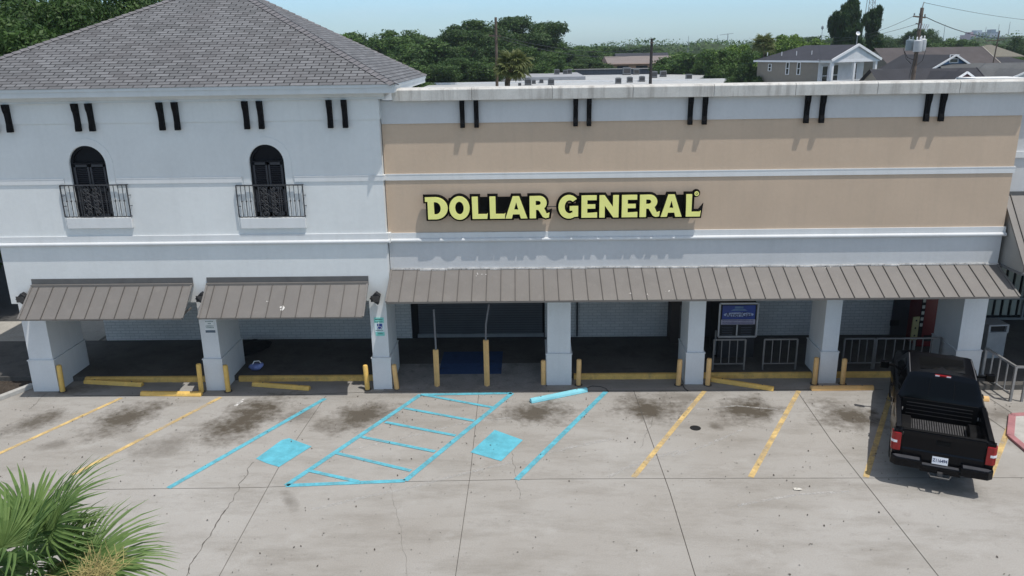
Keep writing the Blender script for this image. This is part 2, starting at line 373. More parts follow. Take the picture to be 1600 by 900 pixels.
def parking_material():
    m, nt, b = nodes('lot_concrete')
    tc = N(nt, 'ShaderNodeTexCoord'); pos = tc.outputs['Object']
    def noise(sc, det=6.0, ro=0.6, vec=None):
        n = N(nt, 'ShaderNodeTexNoise', Scale=sc, Detail=det, Roughness=ro); L(nt, vec or pos, n.inputs['Vector']); return n.outputs['Fac']
    def rng(v, a, b_, c, d):
        r = N(nt, 'ShaderNodeMapRange'); r.inputs[1].default_value = a; r.inputs[2].default_value = b_; r.inputs[3].default_value = c; r.inputs[4].default_value = d
        L(nt, v, r.inputs[0]); return r.outputs[0]
    def mixc(f, a, c):
        x = N(nt, 'ShaderNodeMix', data_type='RGBA'); L(nt, f, x.inputs[0])
        if isinstance(a, tuple): x.inputs[6].default_value = rgb(a)
        else: L(nt, a, x.inputs[6])
        x.inputs[7].default_value = rgb(c); return x.outputs[2]
    big = rng(noise(0.16, 5), 0.35, 0.65, 0, 1)
    c = mixc(big, (0.300, 0.282, 0.256), (0.365, 0.353, 0.333))
    mp = N(nt, 'ShaderNodeMapping'); mp.inputs['Scale'].default_value = (0.5, 1.6, 1); mp.inputs['Rotation'].default_value = (0, 0, 0.35); L(nt, pos, mp.inputs[0])
    c = mixc(rng(noise(0.9, 8, 0.7, mp.outputs[0]), 0.47, 0.68, 0, 0.55), c, (0.20, 0.183, 0.158))
    c = mixc(rng(noise(2.6, 9, 0.75), 0.56, 0.74, 0, 0.38), c, (0.165, 0.15, 0.133))
    c = mixc(rng(noise(1.1, 8, 0.7), 0.56, 0.75, 0, 0.5), c, (0.42, 0.41, 0.39))
    # dirty strip in front of the arcade
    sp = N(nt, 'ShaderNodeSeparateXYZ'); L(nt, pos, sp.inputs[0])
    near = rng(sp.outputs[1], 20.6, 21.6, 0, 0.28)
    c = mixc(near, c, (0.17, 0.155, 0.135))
    # oil stains where cars stand, and a dark patch behind the pickup
    acc = None
    wob = noise(1.3, 7, 0.7); wob2 = noise(5.0, 6, 0.7)
    for (xa_, ya_, xb_, yb2_, wd_, k) in STAINS:
        A_, B_ = G(xa_, ya_), G(xb_, yb2_); o = (A_ + B_) / 2; d_ = B_ - A_; ax = d_.length / 2; ay = wd_ / 2; th = math.atan2(d_.y, d_.x)
        mp = N(nt, 'ShaderNodeMapping', vector_type='TEXTURE')
        mp.inputs['Location'].default_value = (o.x, o.y, 0); mp.inputs['Rotation'].default_value = (0, 0, th); mp.inputs['Scale'].default_value = (ax, ay, 1000)
        L(nt, pos, mp.inputs[0])
        ln = N(nt, 'ShaderNodeVectorMath', operation='LENGTH'); L(nt, mp.outputs[0], ln.inputs[0])
        ad = N(nt, 'ShaderNodeMath', operation='MULTIPLY_ADD'); L(nt, wob, ad.inputs[0]); ad.inputs[1].default_value = 2.6; L(nt, ln.outputs['Value'], ad.inputs[2])
        a2 = N(nt, 'ShaderNodeMath', operation='MULTIPLY_ADD'); L(nt, wob2, a2.inputs[0]); a2.inputs[1].default_value = 1.5; L(nt, ad.outputs[0], a2.inputs[2])
        f = rng(a2.outputs[0], 2.35, 3.3, k, 0)
        if acc is None: acc = f
        else:
            mxn = N(nt, 'ShaderNodeMath', operation='MAXIMUM'); L(nt, acc, mxn.inputs[0]); L(nt, f, mxn.inputs[1]); acc = mxn.outputs[0]
    c = mixc(acc, c, (0.085, 0.072, 0.055))
    # gum spots and grit
    vo = N(nt, 'ShaderNodeTexVoronoi', Scale=2.6); L(nt, pos, vo.inputs['Vector'])
    c = mixc(rng(vo.outputs['Distance'], 0.035, 0.06, 0.55, 0), c, (0.10, 0.095, 0.09))
    vo2 = N(nt, 'ShaderNodeTexVoronoi', Scale=7.0); L(nt, pos, vo2.inputs['Vector'])
    fac = N(nt, 'ShaderNodeMath', operation='MULTIPLY'); L(nt, rng(vo2.outputs['Distance'], 0.05, 0.1, 0.9, 0), fac.inputs[0]); L(nt, rng(sp.outputs[1], 16.0, 21.0, 0.1, 0.9), fac.inputs[1])
    c = mixc(fac.outputs[0], c, (0.09, 0.085, 0.08))
    fi = N(nt, 'ShaderNodeVectorMath', operation='SCALE'); L(nt, c, fi.inputs[0]); L(nt, rng(noise(38, 3), 0.2, 0.8, 0.86, 1.14), fi.inputs['Scale'])
    L(nt, fi.outputs[0], b.inputs['Base Color']); b.inputs['Roughness'].default_value = 0.88; b.inputs['Specular IOR Level'].default_value = 0.3
    bp = N(nt, 'ShaderNodeBump', Strength=0.35, Distance=0.012); L(nt, noise(22, 6), bp.inputs['Height']); L(nt, bp.outputs[0], b.inputs['Normal'])
    return m
STAINS = [(12, 680, 95, 640, 1.0, .85), (140, 682, 245, 628, 1.5, .95), (320, 692, 440, 618, 1.7, 1.0), (510, 672, 610, 630, 1.5, .95), (785, 650, 890, 640, 1.5, .95), (962, 640, 1062, 634, 1.7, 1.0),
          (1120, 644, 1215, 634, 1.7, 1.0), (1275, 634, 1380, 668, 1.6, .95), (430, 660, 500, 640, 1.0, .6), (210, 712, 300, 680, 1.2, .5), (60, 614, 160, 606, .8, .6), (1010, 622, 1110, 620, .5, .5), (1110, 668, 1125, 664, .4, .7), (1460, 765, 1530, 760, 1.0, .4), (1350, 640, 1375, 648, .35, .9), (60, 700, 110, 690, .6, .5), (445, 770, 462, 800, .3, .5), (1540, 640, 1580, 655, 1.0, .6)]
LOT = parking_material()
gm = MB()
gm.poly([(-1900, -150, -0.30), (1900, -150, -0.30), (1900, 2400, -0.30), (-1900, 2400, -0.30)])
tag(gm.build('ground', mat('dull_green_ground', (0.09, 0.105, 0.055), 0.95, 0.35, 0.05, dirt_amt=0.5, dirt=(0.20, 0.19, 0.16))), kind='structure')
pm = MB(); pm.poly([(-60, -30, 0), (70, -30, 0), (70, 60, 0), (-60, 60, 0)])
tag(pm.build('parking_lot', LOT), kind='structure')

def strip_px(mb, pts, w, z=0.004, w2=None):           # flat strip of even width along points on the ground
    P = [G(*q) if len(q) == 2 else Vector(q) for q in pts]
    for i in range(len(P) - 1):
        a, c = P[i].copy(), P[i + 1].copy(); a.z = c.z = 0; d = (c - a).normalized(); n = Vector((-d.y, d.x, 0)) * w / 2
        mb.poly([(a.x - n.x, a.y - n.y, z), (c.x - n.x, c.y - n.y, z), (c.x + n.x, c.y + n.y, z), (a.x + n.x, a.y + n.y, z)])
    return mb
JOINT = mat('dark_joint_filler', (0.075, 0.068, 0.06), 0.95, 0.3, 6)
jm = MB()
for pts, w in [([(60, 766), (400, 762), (640, 752.5), (860, 748.5), (1130, 747.5), (1600, 746.5)], .013), ([(509, 619), (440, 722), (340, 905)], .012), ([(749, 606), (735, 740), (711, 905)], .012),
               ([(990, 610), (1047, 770), (1088, 905)], .016), ([(1246, 612), (1300, 690), (1470, 905)], .016), ([(1520, 636), (1570, 671), (1640, 735)], .022), ([(1545, 622), (1588, 650)], .022),
               ([(115, 618), (400, 619), (600, 612), (1250, 609), (1380, 609)], .02)]:
    strip_px(jm, pts, w)
tag(jm.build('paving_joints', JOINT), kind='structure')
rnd = random.Random(4)
ck = MB()
def crack(a, c, w, n=26, amp=2.2):
    pts = []
    off = 0
    for i in range(n + 1):
        t = i / n; off = off * .7 + rnd.uniform(-amp, amp)
        pts.append((a[0] + (c[0] - a[0]) * t + off * (0 < i < n), a[1] + (c[1] - a[1]) * t))
    for i in range(n): strip_px(ck, pts[i:i + 2], w * rnd.uniform(.5, 1.5))
crack((397, 722), (358, 788), .012); crack((358, 788), (286, 905), .018); crack((612, 756), (640, 905), .003)
crack((1040, 612), (1000, 700), .005); crack((90, 600), (45, 640), .01, 8); crack((800, 706), (812, 780), .006)
tag(ck.build('paving_cracks', JOINT), kind='structure')

# tyre scuffs, lighter than the slab
sc = MB()
for pts, w in [([(487, 796), (560, 779), (640, 762), (720, 741), (800, 722)], .10), ([(850, 709), (900, 697), (956, 686)], .13), ([(950, 746), (975, 733), (1003, 722), (1060, 704)], .10), ([(1050, 712), (1100, 697), (1160, 671)], .09),
               ([(560, 700), (640, 682), (720, 662), (800, 652)], .08), ([(1080, 640), (1150, 634), (1215, 640)], .07), ([(1150, 790), (1250, 772), (1330, 768)], .08)]:
    strip_px(sc, pts, w, 0.003)
tag(sc.build('tyre_scuffs', worn_paint('pale_scuff', (0.50, 0.49, 0.47), 0.55, 0.2, 6, 1.0)), kind='structure')

PCY = worn_paint('worn_cyan_line', (0.12, 0.43, 0.53), 0.42, 0.14, 3, 0.6)
PYE = worn_paint('worn_yellow_line', (0.68, 0.49, 0.21), 0.47, 0.16, 2.2, 0.9)
def line(pts, w, m, close=False, z=0.009, name='parking_line'):
    mb = MB(); strip_px(mb, pts + ([pts[0]] if close else []), w, z); return tag(mb.build(name, m), kind='structure')
for k, pts in enumerate([[(-30, 722), (190, 622)], [(112, 743), (345, 621)], [(990, 746), (1101, 611)], [(1173, 746), (1248, 611)], [(1353, 746), (1392, 615)], [(1546, 746), (1584, 650)]]):
    line(pts, .13, PYE, z=.009)
line([(263, 763), (508, 623)], .14, PCY); line([(807, 750), (947, 612)], .14, PCY)
hb = MB()
strip_px(hb, [(447, 759), (657, 617), (800, 614.5), (633, 751.5), (447, 759)], .14, .009)
for a, c in [((660, 617), (770, 637)), ((632, 638), (741, 658)), ((602, 660), (712, 681)), ((565, 683), (680, 706)), ((524, 708), (642, 736)), ((484, 736), (560, 753))]:
    strip_px(hb, [a, c], .115, .013)
tag(hb.build('access_aisle_marking', PCY), kind='structure')
pd = MB(); pd.poly([tuple(G(*q)[:2]) + (.009,) for q in ((400, 717), (416, 724), (436, 730), (487, 698), (452, 685), (440, 688))])
tag(pd.build('accessible_bay_marking', worn_paint('cyan_pad', (0.12, 0.45, 0.56), 0.38, 0.2, 1.6, 0.45)), kind='structure')
pd = MB(); pd.poly([tuple(G(*q)[:2]) + (.009,) for q in ((735, 707), (783, 721), (817, 688), (773, 672))])
tag(pd.build('accessible_bay_marking', MATS.get('x') or bpy.data.materials['cyan_pad']), kind='structure')
xa_, xb_ = G(691, 560, .15).x, G(785, 560, .15).x
pd = MB(); pd.poly([(xa_, 22.2, .091), (xb_, 22.2, .091), (xb_, 22.9, .154), (xa_, 22.9, .154)]); pd.poly([(xa_, 22.9, .154), (xb_, 22.9, .154), (xb_, 23.9, .154), (xa_, 23.9, .154)])
pr = pd.build('ramp_marking', worn_paint('deep_blue_pad', (0.028, 0.06, 0.145), 0.36, 0.12, 3, 0.4)); tag(pr, kind='structure')

# walkway under the arcade, its kerb painted yellow; a ramp in front of the shutter
wk = MB()
for x0, x1 in ((-22.0, -4.3), (0.45, 12.3)):
    wk.box(x0, x1, 22.06, 25.2, -0.02, 0.15)
wk.poly([(-4.3, 22.9, .15), (.45, 22.9, .15), (.45, 25.2, .15), (-4.3, 25.2, .15)])
rpm = MB(); rpm.poly([(-4.3, 21.2, .006), (.45, 21.2, .006), (.45, 22.9, .15), (-4.3, 22.9, .15)])
tag(rpm.build('ramp', mat('ramp_concrete', (.21, .20, .19), .9, .25, 1.2, bump=.3, bscale=25, dirt_amt=.6, dirt=(.09, .085, .08), fine=.12)), kind='structure')
wk.box(12.3, 40, 21.0, 27.5, -0.02, 0.15)
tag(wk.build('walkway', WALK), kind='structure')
kb = MB()
for x0, x1 in ((-13.5, -9.35), (-8.8, -4.35), (1.3, 4.45), (5.1, 8.35), (8.95, 12.2)):
    n = 14; xs = [x0 + (x1 - x0) * i / n for i in range(n + 1)]
    for i in range(n):
        j = rnd.uniform(-.008, .008)
        kb.prism([(21.93 + j, -.02), (21.95 + j, .13), (21.98 + j, .153), (22.06, .155), (22.06, -.02)], xs[i], xs[i + 1], 'x')
tag(kb.build('kerb', YELK), kind='structure')
KERB = mat('plain_kerb_concrete', (0.42, 0.41, 0.385), 0.9, 0.12, 2, bump=0.2, dirt_amt=0.4, dirt=(0.2, 0.19, 0.17))
k2 = MB()
a = G(-40, 640); c = G(52, 605)
k2.bar((a.x, a.y, .06), (c.x, c.y, .06), .16, .14); tag(k2.build('kerb', KERB, bevel=.02), kind='structure')
mu = MB(); mu.poly([(-30, 19.6, .02), (a.x - .05, a.y + .05, .02), (c.x - .05, c.y + .1, .02), (-14.75, 22.2, .02), (-30, 22.2, .02)])
tag(mu.build('mulch_bed', mat('dark_mulch', (0.035, 0.026, 0.018), 0.95, 0.5, 9, bump=1.0, bscale=30, dirt_amt=0.8, dirt=(0.13, 0.10, 0.07), fine=.4)), kind='structure')
sw = MB(); sw.box(-40, -14.9, 22.2, 27.5, -.02, .08)
tag(sw.build('sidewalk', mat('sidewalk_concrete', (0.36, 0.34, 0.30), 0.9, 0.15, 0.8, bump=0.2, dirt_amt=0.4, dirt=(0.2, 0.18, 0.15), fine=.08)), kind='structure')
side = MB(); side.poly([(-60, 27.5, .01), (-14.9, 27.5, .01), (-14.9, 60, .01), (-60, 60, .01)])
tag(side.build('side_road', mat('worn_asphalt', (0.06, 0.058, 0.055), 0.9, 0.2, 1, bump=.2)), kind='structure')
# red island kerb at the right edge
RED = mat('faded_red_kerb_paint', (0.36, 0.16, 0.17), 0.8, 0.2, 3, bump=0.2, dirt_amt=0.5, dirt=(0.36, 0.28, 0.26))
ri = MB(); p0 = G(1581, 651); p1 = G(1578, 683); p2 = G(1640, 735); p3 = G(1640, 648)
for q, s in ((p0, p1), (p1, p2), (p0, p3)): ri.bar((q.x, q.y, .03), (s.x, s.y, .03), .17, .08)
tag(ri.build('red_kerb', RED, bevel=.015), kind='structure')
rf = MB(); rf.poly([(p0.x, p0.y, .05), (p1.x, p1.y, .05), (p2.x, p2.y, .05), (p3.x + 1, p3.y, .05)]); tag(rf.build('island_paving', KERB), kind='structure')
# grit and leaf litter
lt = MB()
for i in range(1000):
    x = rnd.uniform(0, 1600); y = rnd.choice([rnd.uniform(606, 660), rnd.uniform(620, 760), rnd.uniform(640, 900)])
    o = G(x, y); s = rnd.choice([.008, .010, .012, .014, .022]); a = rnd.uniform(0, 6.28)
    ca, sa = math.cos(a) * s, math.sin(a) * s * 1.6
    lt.poly([(o.x - ca, o.y - sa, .012), (o.x + sa * .5, o.y - ca * .5, .018), (o.x + ca, o.y + sa, .026), (o.x - sa * .5, o.y + ca * .5, .016)])
tag(lt.build('leaf_litter', mat('brown_litter', (0.05, 0.038, 0.028), 0.9, 0.5, 5)), kind='stuff')

# ================================================================== STORE BUILDING
def column(mb, x0, x1, yf, yb, ztop, zbase=0.98, grow=0.035, cap=True):
    mb.box(x0, x1, yf, yb, 0, ztop)
def make_column(parent, x0, x1, yf, yb, ztop, m, g=.035, cap=True):
    mb = MB(); mb.box(x0, x1, yf, yb, 0.0, ztop - (.22 if cap else 0))
    if cap:
        b = len(mb.v); e = .13
        mb.v += [(x0, yf, ztop - .22), (x1, yf, ztop - .22), (x1, yb, ztop - .22), (x0, yb, ztop - .22),
                 (x0 - e, yf, ztop), (x1 + e, yf, ztop), (x1 + e, yb, ztop), (x0 - e, yb, ztop)]
        for q in ((4, 5, 6, 7), (0, 1, 5, 4), (1, 2, 6, 5), (2, 3, 7, 6), (3, 0, 4, 7)): mb.f.append(tuple(b + k for k in q)); mb.mi.append(0)
    o = mb.build('column', m, parent)
    pb = MB(); pb.box(x0 - g, x1 + g, yf - g, yb + g, 0.0, 0.97); pb.box(x0 - g * 1.5, x1 + g * 1.5, yf - g * 1.5, yb + g * 1.5, .97, 1.0)
    pb.build('plinth', m, o, bevel=.008)
    return o
def scroll(parent, x, w, yface, ztop, zbot, proj, n='bracket'):
    H = ztop - zbot
    prof = [(yface + .0, ztop), (yface - proj, ztop), (yface - proj, ztop - .05), (yface - proj * .92, ztop - H * .22), (yface - proj * .70, ztop - H * .34), (yface - proj * .62, ztop - H * .5),
            (yface - proj * .60, ztop - H * .72), (yface - proj * .74, ztop - H * .86), (yface - proj * .74, zbot), (yface, zbot)]
    mb = MB(); mb.prism([(a, b) for a, b in prof], x - w / 2, x + w / 2, 'x')
    return mb.build(n, BLACKM, parent, bevel=.006)

store = empty('store_building', (4.5, YM, 0), 0, 'long tan stucco store with pale grey trim and a stained concrete coping', 'store')
def P_(o, parent): # keep world coordinates under an Empty
    o.parent = parent; o.matrix_parent_inverse = Matrix.Translation(-Vector(parent.location)) if parent.rotation_euler.z == 0 else parent.matrix_world.inverted(); return o
def part(mb, name, m, parent, **k):
    o = mb.build(name, m, None, **k); return P_(o, parent)
X0, X1 = -3.93, 13.02
m_ = MB(); m_.box(X0, X1, YM, YM + .3, 4.5, 7.66); m_.box(X1 - .3, X1, YM + .3, 40, 3, 7.3); m_.box(X0 + .0, X1 - .3, 39.7, 40, 0, 7.3)
part(m_, 'tan_wall', TAN, store)
m_ = MB(); m_.box(X0, X1, YM - .001, YM + .34, 2.95, 4.5); part(m_, 'lower_wall', GREY_W, store)
m_ = MB(); m_.box(X0, X1 + .02, YM - .035, YM + .3, 7.62, 8.22); part(m_, 'frieze', GREY_W, store)
m_ = MB()
xs = np.linspace(X0 + .35, X1 + .25, 9)
for i in range(8):
    m_.prism([(YM - .24, 8.22), (YM - .26, 8.5), (YM - .2, 8.54), (YM + .45, 8.54), (YM + .45, 8.22)], xs[i] + .004, xs[i + 1] - .004, 'x')
part(m_, 'coping', COPING, store, bevel=.012)
m_ = MB(); m_.box(X0, X1 + .04, YM - .024, YM + .1, 6.10, 6.26); m_.box(X0, X1 + .045, YM - .03, YM + .1, 6.245, 6.275); part(m_, 'string_course', TRIM, store)
m_ = MB(); m_.box(X0, X1 + .05, YM - .04, YM + .1, 4.46, 4.63)
prof = [(YM + .1, 4.46), (YM - .06, 4.46)] + [(YM - .045 - .058 * math.cos(t), 4.42 + .055 * math.sin(t)) for t in np.linspace(1.57, -1.57, 7)] + [(YM, 4.365), (YM + .1, 4.365)]
m_.prism(prof, X0, X1 + .06, 'x'); part(m_, 'cornice', TRIM, store, smooth=40)
m_ = MB(); m_.box(X0, X1 - .3, YM + .3, 39.7, 7.2, 7.25); part(m_, 'roof_deck', mat('white_membrane', (0.62, 0.62, 0.61), 0.7, 0.08, .5, dirt_amt=.3), store)
for px in (722, 744, 899.5, 920.5, 1079, 1101.5, 1261, 1285, 1449, 1472):
    q = W(px, 172, YM - .1); P_(scroll(None, q.x, .12, YM - .03, 8.22, 7.50, .17), store)
# columns
for (x0, x1, yf, yb) in ((.50, 1.17, YM, 22.66), (4.55, 5.02, YM, 22.66), (8.42, 8.87, YM, 22.66), (12.29, 12.95, YM + .01, 22.95)):
    P_(make_column(None, x0, x1, yf, yb, 2.95, COLP), store)
# back wall of the arcade
m_ = MB(); m_.box(.5, X1 - .3, 25.2, 25.4, 0, 3.1); part(m_, 'rear_wall', PBRICK, store)
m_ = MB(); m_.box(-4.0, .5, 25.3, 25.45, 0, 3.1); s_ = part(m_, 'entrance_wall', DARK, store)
m_ = MB(); m_.box(-3.75, .42, 25.20, 25.26, .62, 3.05); part(m_, 'rolling_shutter', SHUTTER, store)
m_ = MB(); m_.box(-3.8, .46, 25.15, 25.22, .18, .30); part(m_, 'shutter_bottom_bar', mat('bottom_bar_metal', (.30, .31, .32), .4, .1, 4, metal=.5), store)
m_ = MB(); m_.box(-3.75, .42, 25.205, 25.255, .30, .62); part(m_, 'shutter_lower_slats', SHUTTER, store)
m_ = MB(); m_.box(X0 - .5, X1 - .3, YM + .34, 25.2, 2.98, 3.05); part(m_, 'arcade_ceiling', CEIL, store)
def dark_opening(x0, x1, z1, y=25.17):
    m_ = MB(); m_.box(x0 - .06, x1 + .06, y - .02, y + .03, .15, z1 + .06); o = part(m_, 'door', mat('dark_grey_paint', (.05, .05, .055), .5), store)  # dark panel, its colour stands in for the shaded opening in the brick
q0, q1 = W(1395, 500, 25.2).x, W(1430, 500, 25.2).x
dark_opening(q0, q1 + .3, 2.6)
q = W(1397, 504, 25.2); m_ = MB(); m_.box(q.x - .14, q.x + .14, 25.14, 25.2, q.z - .1, q.z + .1); part(m_, 'wall_vent', mat('vent_black', (.015, .015, .015), .6), store, bevel=.01)
q = W(1257, 500, 25.2); m_ = MB(); m_.box(W(1100, 500, 25.2).x, W(1130, 500, 25.2).x, 25.17, 25.2, .15, 2.5); part(m_, 'service_door', mat('dark_grey_paint', (.05, .05, .055), .5), store)
m_ = MB(); q = W(902, 500, 25.1); m_.tube([(q.x, 25.13, .2), (q.x, 25.13, 3.0)], .03); part(m_, 'drain_pipe', IRON, store)

def awning(parent, xa, xb, y_wall, z_top, y_out, z_bot, seams, name='awning', hem=.05, left_skew=0, right_skew=0):
    mb = MB(); th = .03
    a = Vector((0, y_wall, z_top)); b = Vector((0, y_out, z_bot)); d = (b - a).normalized(); n = Vector((0, -d.z, d.y));
    if n.z < 0: n = -n
    def Q(x, p, o=0): v = p + n * o; return (x, v.y, v.z)
    mb.poly([Q(xa, a), Q(xa - left_skew, b), Q(xb + right_skew, b), Q(xb, a)]); mb.poly([Q(xb, a, -th), Q(xb + right_skew, b, -th), Q(xa - left_skew, b, -th), Q(xa, a, -th)])
    mb.poly([Q(xa, a), Q(xa, a, -th), Q(xa - left_skew, b, -th), Q(xa - left_skew, b)]); mb.poly([Q(xb, a), Q(xb + right_skew, b), Q(xb + right_skew, b, -th), Q(xb, a, -th)])
    o = P_(mb.build(name, AWN), parent)
    hm = MB(); hm.box(xa - left_skew, xb + right_skew, y_out - .012, y_out + .015, z_bot - hem, z_bot + .004); h_ = hm.build('hem', AWN_D, o)
    sm = MB()
    for x in seams:
        t = (x - xa) / (xb - xa); xo = xa - left_skew + t * (xb - xa + left_skew + right_skew)
        sm.bar(Q(x, a, .012), Q(xo, b, .012), .015, .035, up=n)
    sm.build('standing_seam', SEAM, o)
    for xx, xo in ((xa, xa - left_skew), (xb, xb + right_skew)):
        e = MB(); e.bar(Q(xx, a, .006), Q(xo, b, .006), .05, .045, up=n); e.build('edge_trim', AWN, o)
    fr = MB()       # brackets that hold it off the wall
    k = max(2, int((xb - xa) / 2.2))
    for i in range(k + 1):
        x = xa + .1 + (xb - xa - .2) * i / k
        fr.bar((x, y_wall, z_bot + .02), (x, y_out + .04, z_bot - .02 + .02), .04); fr.bar((x, y_wall + .01, z_top - .06), (x, y_out + .05, z_bot + .0), .03)
    fr.build('frame', AWN_D, o)
    return o
seam0 = W(892.5, 419, YM).x; dx = .394
sx = [seam0 + dx * k for k in range(-12, 31) if X0 + .2 < seam0 + dx * k < X1 - .1]
aw = awning(store, X0 + .03, X1 - .02, YM - .005, 3.56, 20.42, 2.97, sx, left_skew=.0, right_skew=.06)
m_ = MB()
rnd2 = random.Random(2)
for i in range(43):
    x = X0 + .05 + dx * i; j = rnd2.uniform(-.012, .012); m_.box(x, min(x + dx - .006, X1), YM - .04 + j, YM - .008, 3.555 + j, 3.60 + j)
m_.build('flashing', FLASH, aw)

# ---- store sign
def arc(cx, cy, rx, ry, a0, a1, n=14):
    return [(cx + rx * math.cos(R_(a0 + (a1 - a0) * i / n)), cy + ry * math.sin(R_(a0 + (a1 - a0) * i / n))) for i in range(n + 1)]
GL = {
 'D': ([(0, 1)] + arc(.46, .5, .54, .5, 90, -90) + [(.11, 0), (.11, .80), (0, .80)], [(.39, .78)] + arc(.45, .5, .24, .28, 90, -90) + [(.39, .22)]),
 'O': (arc(.5, .5, .5, .53, 0, 360, 32)[:-1], arc(.5, .5, .21, .29, 0, 360, 28)[:-1]),
 'L': ([(0, 1), (.38, 1), (.38, .21), (.94, .21), (1, .26), (.96, 0), (.02, 0)], None),
 'A': ([(.34, 1), (.63, 1), (1.0, 0), (.70, 0), (.645, .19), (.345, .19), (.29, 0), (0, 0)], [(.40, .40), (.59, .40), (.495, .74)]),
 'R': ([(0, 1)] + arc(.50, .69, .36, .31, 90, -50) + [(.86, .20), (1.0, .25), (.97, .03), (.80, 0), (.66, .06), (.44, .38), (.32, .38), (.32, 0), (0, 0)], [(.31, .79)] + arc(.43, .69, .13, .10, 90, -90, 8) + [(.31, .59)]),
 'G': (arc(.52, .5, .52, .53, 42, 300, 24) + [(.98, .06), (.98, .53), (.56, .53), (.56, .33), (.70, .33), (.70, .23)] + arc(.55, .5, .24, .30, 300, 50, 16), None),
 'E': ([(0, 1), (.96, 1), (.96, .79), (.37, .79), (.37, .60), (.88, .60), (.88, .41), (.37, .41), (.37, .21), (1, .23), (1, 0), (0, 0)], None),
 'N': ([(0, 1), (.27, 1), (.71, .47), (.71, 1), (1, 1), (1, 0), (.73, 0), (.28, .54), (.28, 0), (0, 0)], None)}
YS = YM - .235
sign = empty('store_sign', (1.0, YM, 5.3), 0, 'yellow-green lettering spelling DOLLAR GENERAL on rounded black backing', 'store sign')
BACK = mat('black_sign_backing', (0.003, 0.003, 0.003), 0.8, 0.1, 3, spec=0.08)
LIME = mat('lime_yellow_acrylic', (0.84, 0.83, 0.27), 0.35, 0.04, 2.0, spec=.5)
lets = [('D', 664.5, 699.5), ('O', 702, 733.8), ('L', 737.5, 762), ('L', 765, 789.5), ('A', 789.5, 824), ('R', 827.5, 858.5), ('G', 872.5, 904), ('E', 908.5, 933), ('N', 936.5, 966.5), ('E', 971.5, 996), ('R', 999.5, 1031), ('A', 1032.5, 1065.5), ('L', 1071.5, 1095)]
zb, zt = 5.055, 5.665
def upright(me, x, y, z):          # curve lying in xy turned to face the lot
    for v in me.vertices:
        cx, cy, cz = v.co; v.co = (x + cx, y - cz, z + cy)
    return me
for i, (ch, a, c) in enumerate(lets):
    xa, xb = W(a, 322, YS).x, W(c, 322, YS).x
    g = GL[ch]; f = lambda P: [(p[0] * (xb - xa), p[1] * (zt - zb)) for p in P]
    o = link('letter', upright(curve_mesh('letter', [f(p) for p in g if p], .04), xa, YS - .01, zb), None, LIME); P_(o, sign)
    # rounded backing: the outline without its counter, swollen by a round edge
    bo = link('letter_backing', upright(curve_mesh('letter_backing', [f(g[0])], .02, .062), xa, YS + .085 + .002 * (i % 2), zb), None, BACK); P_(bo, sign)
for a, c in ((736, 850), (900, 1085)):
    m_ = MB(); m_.box(W(a, 322, YS).x, W(c, 322, YS).x, YS + .05, YS + .14, zb - .02, zt - .03); part(m_, 'backing_panel', BACK, sign)
q = W(1088.5, 302.5, YS)
m_ = MB()
b = [(.062 * math.cos(t), .062 * math.sin(t)) for t in np.linspace(0, 6.283, 21)[:-1]]; h = [(.034 * math.cos(t), .034 * math.sin(t)) for t in np.linspace(0, 6.283, 21)[:-1]]; d_ = [(.018 * math.cos(t), .018 * math.sin(t)) for t in np.linspace(0, 6.283, 13)[:-1]]
o = link('registered_mark', upright(curve_mesh('registered_mark', [b, h, d_], .03), q.x, YS - .01, q.z), None, LIME); P_(o, sign)
o = link('letter_backing', upright(curve_mesh('letter_backing', [b], .02, .05), q.x, YS + .087, q.z), None, BACK); P_(o, sign)
m_ = MB(); m_.tube([(W(850, 318, YM).x, YM - .03, 5.33), (W(880, 318, YM).x, YM - .03, 5.33)], .012); part(m_, 'conduit', IRON, sign)
for x in (-2.2, -.4, 1.6, 3.6):
    m_ = MB(); m_.box(x, x + .08, YS + .13, YM, 5.1, 5.6); part(m_, 'mounting_rail', BACK, sign)

# ================================================================== CORNER BUILDING
cb_ = empty('corner_building', (-9.4, YT, 0), 0, 'pale grey two-storey corner block with hipped shingle roof and arched shuttered windows', 'corner building')
CX0, CX1 = -14.84, -3.95
WIN = [(-11.96, .50), (-7.07, .47)]
SPR, WB, = 6.66, 5.2
def arch(cx, r, z0, zs, n=14):
    return [(cx + r, z0)] + [(cx + r * math.cos(t), zs + r * math.sin(t) * 1.02) for t in np.linspace(0, math.pi, n)] + [(cx - r, z0)]
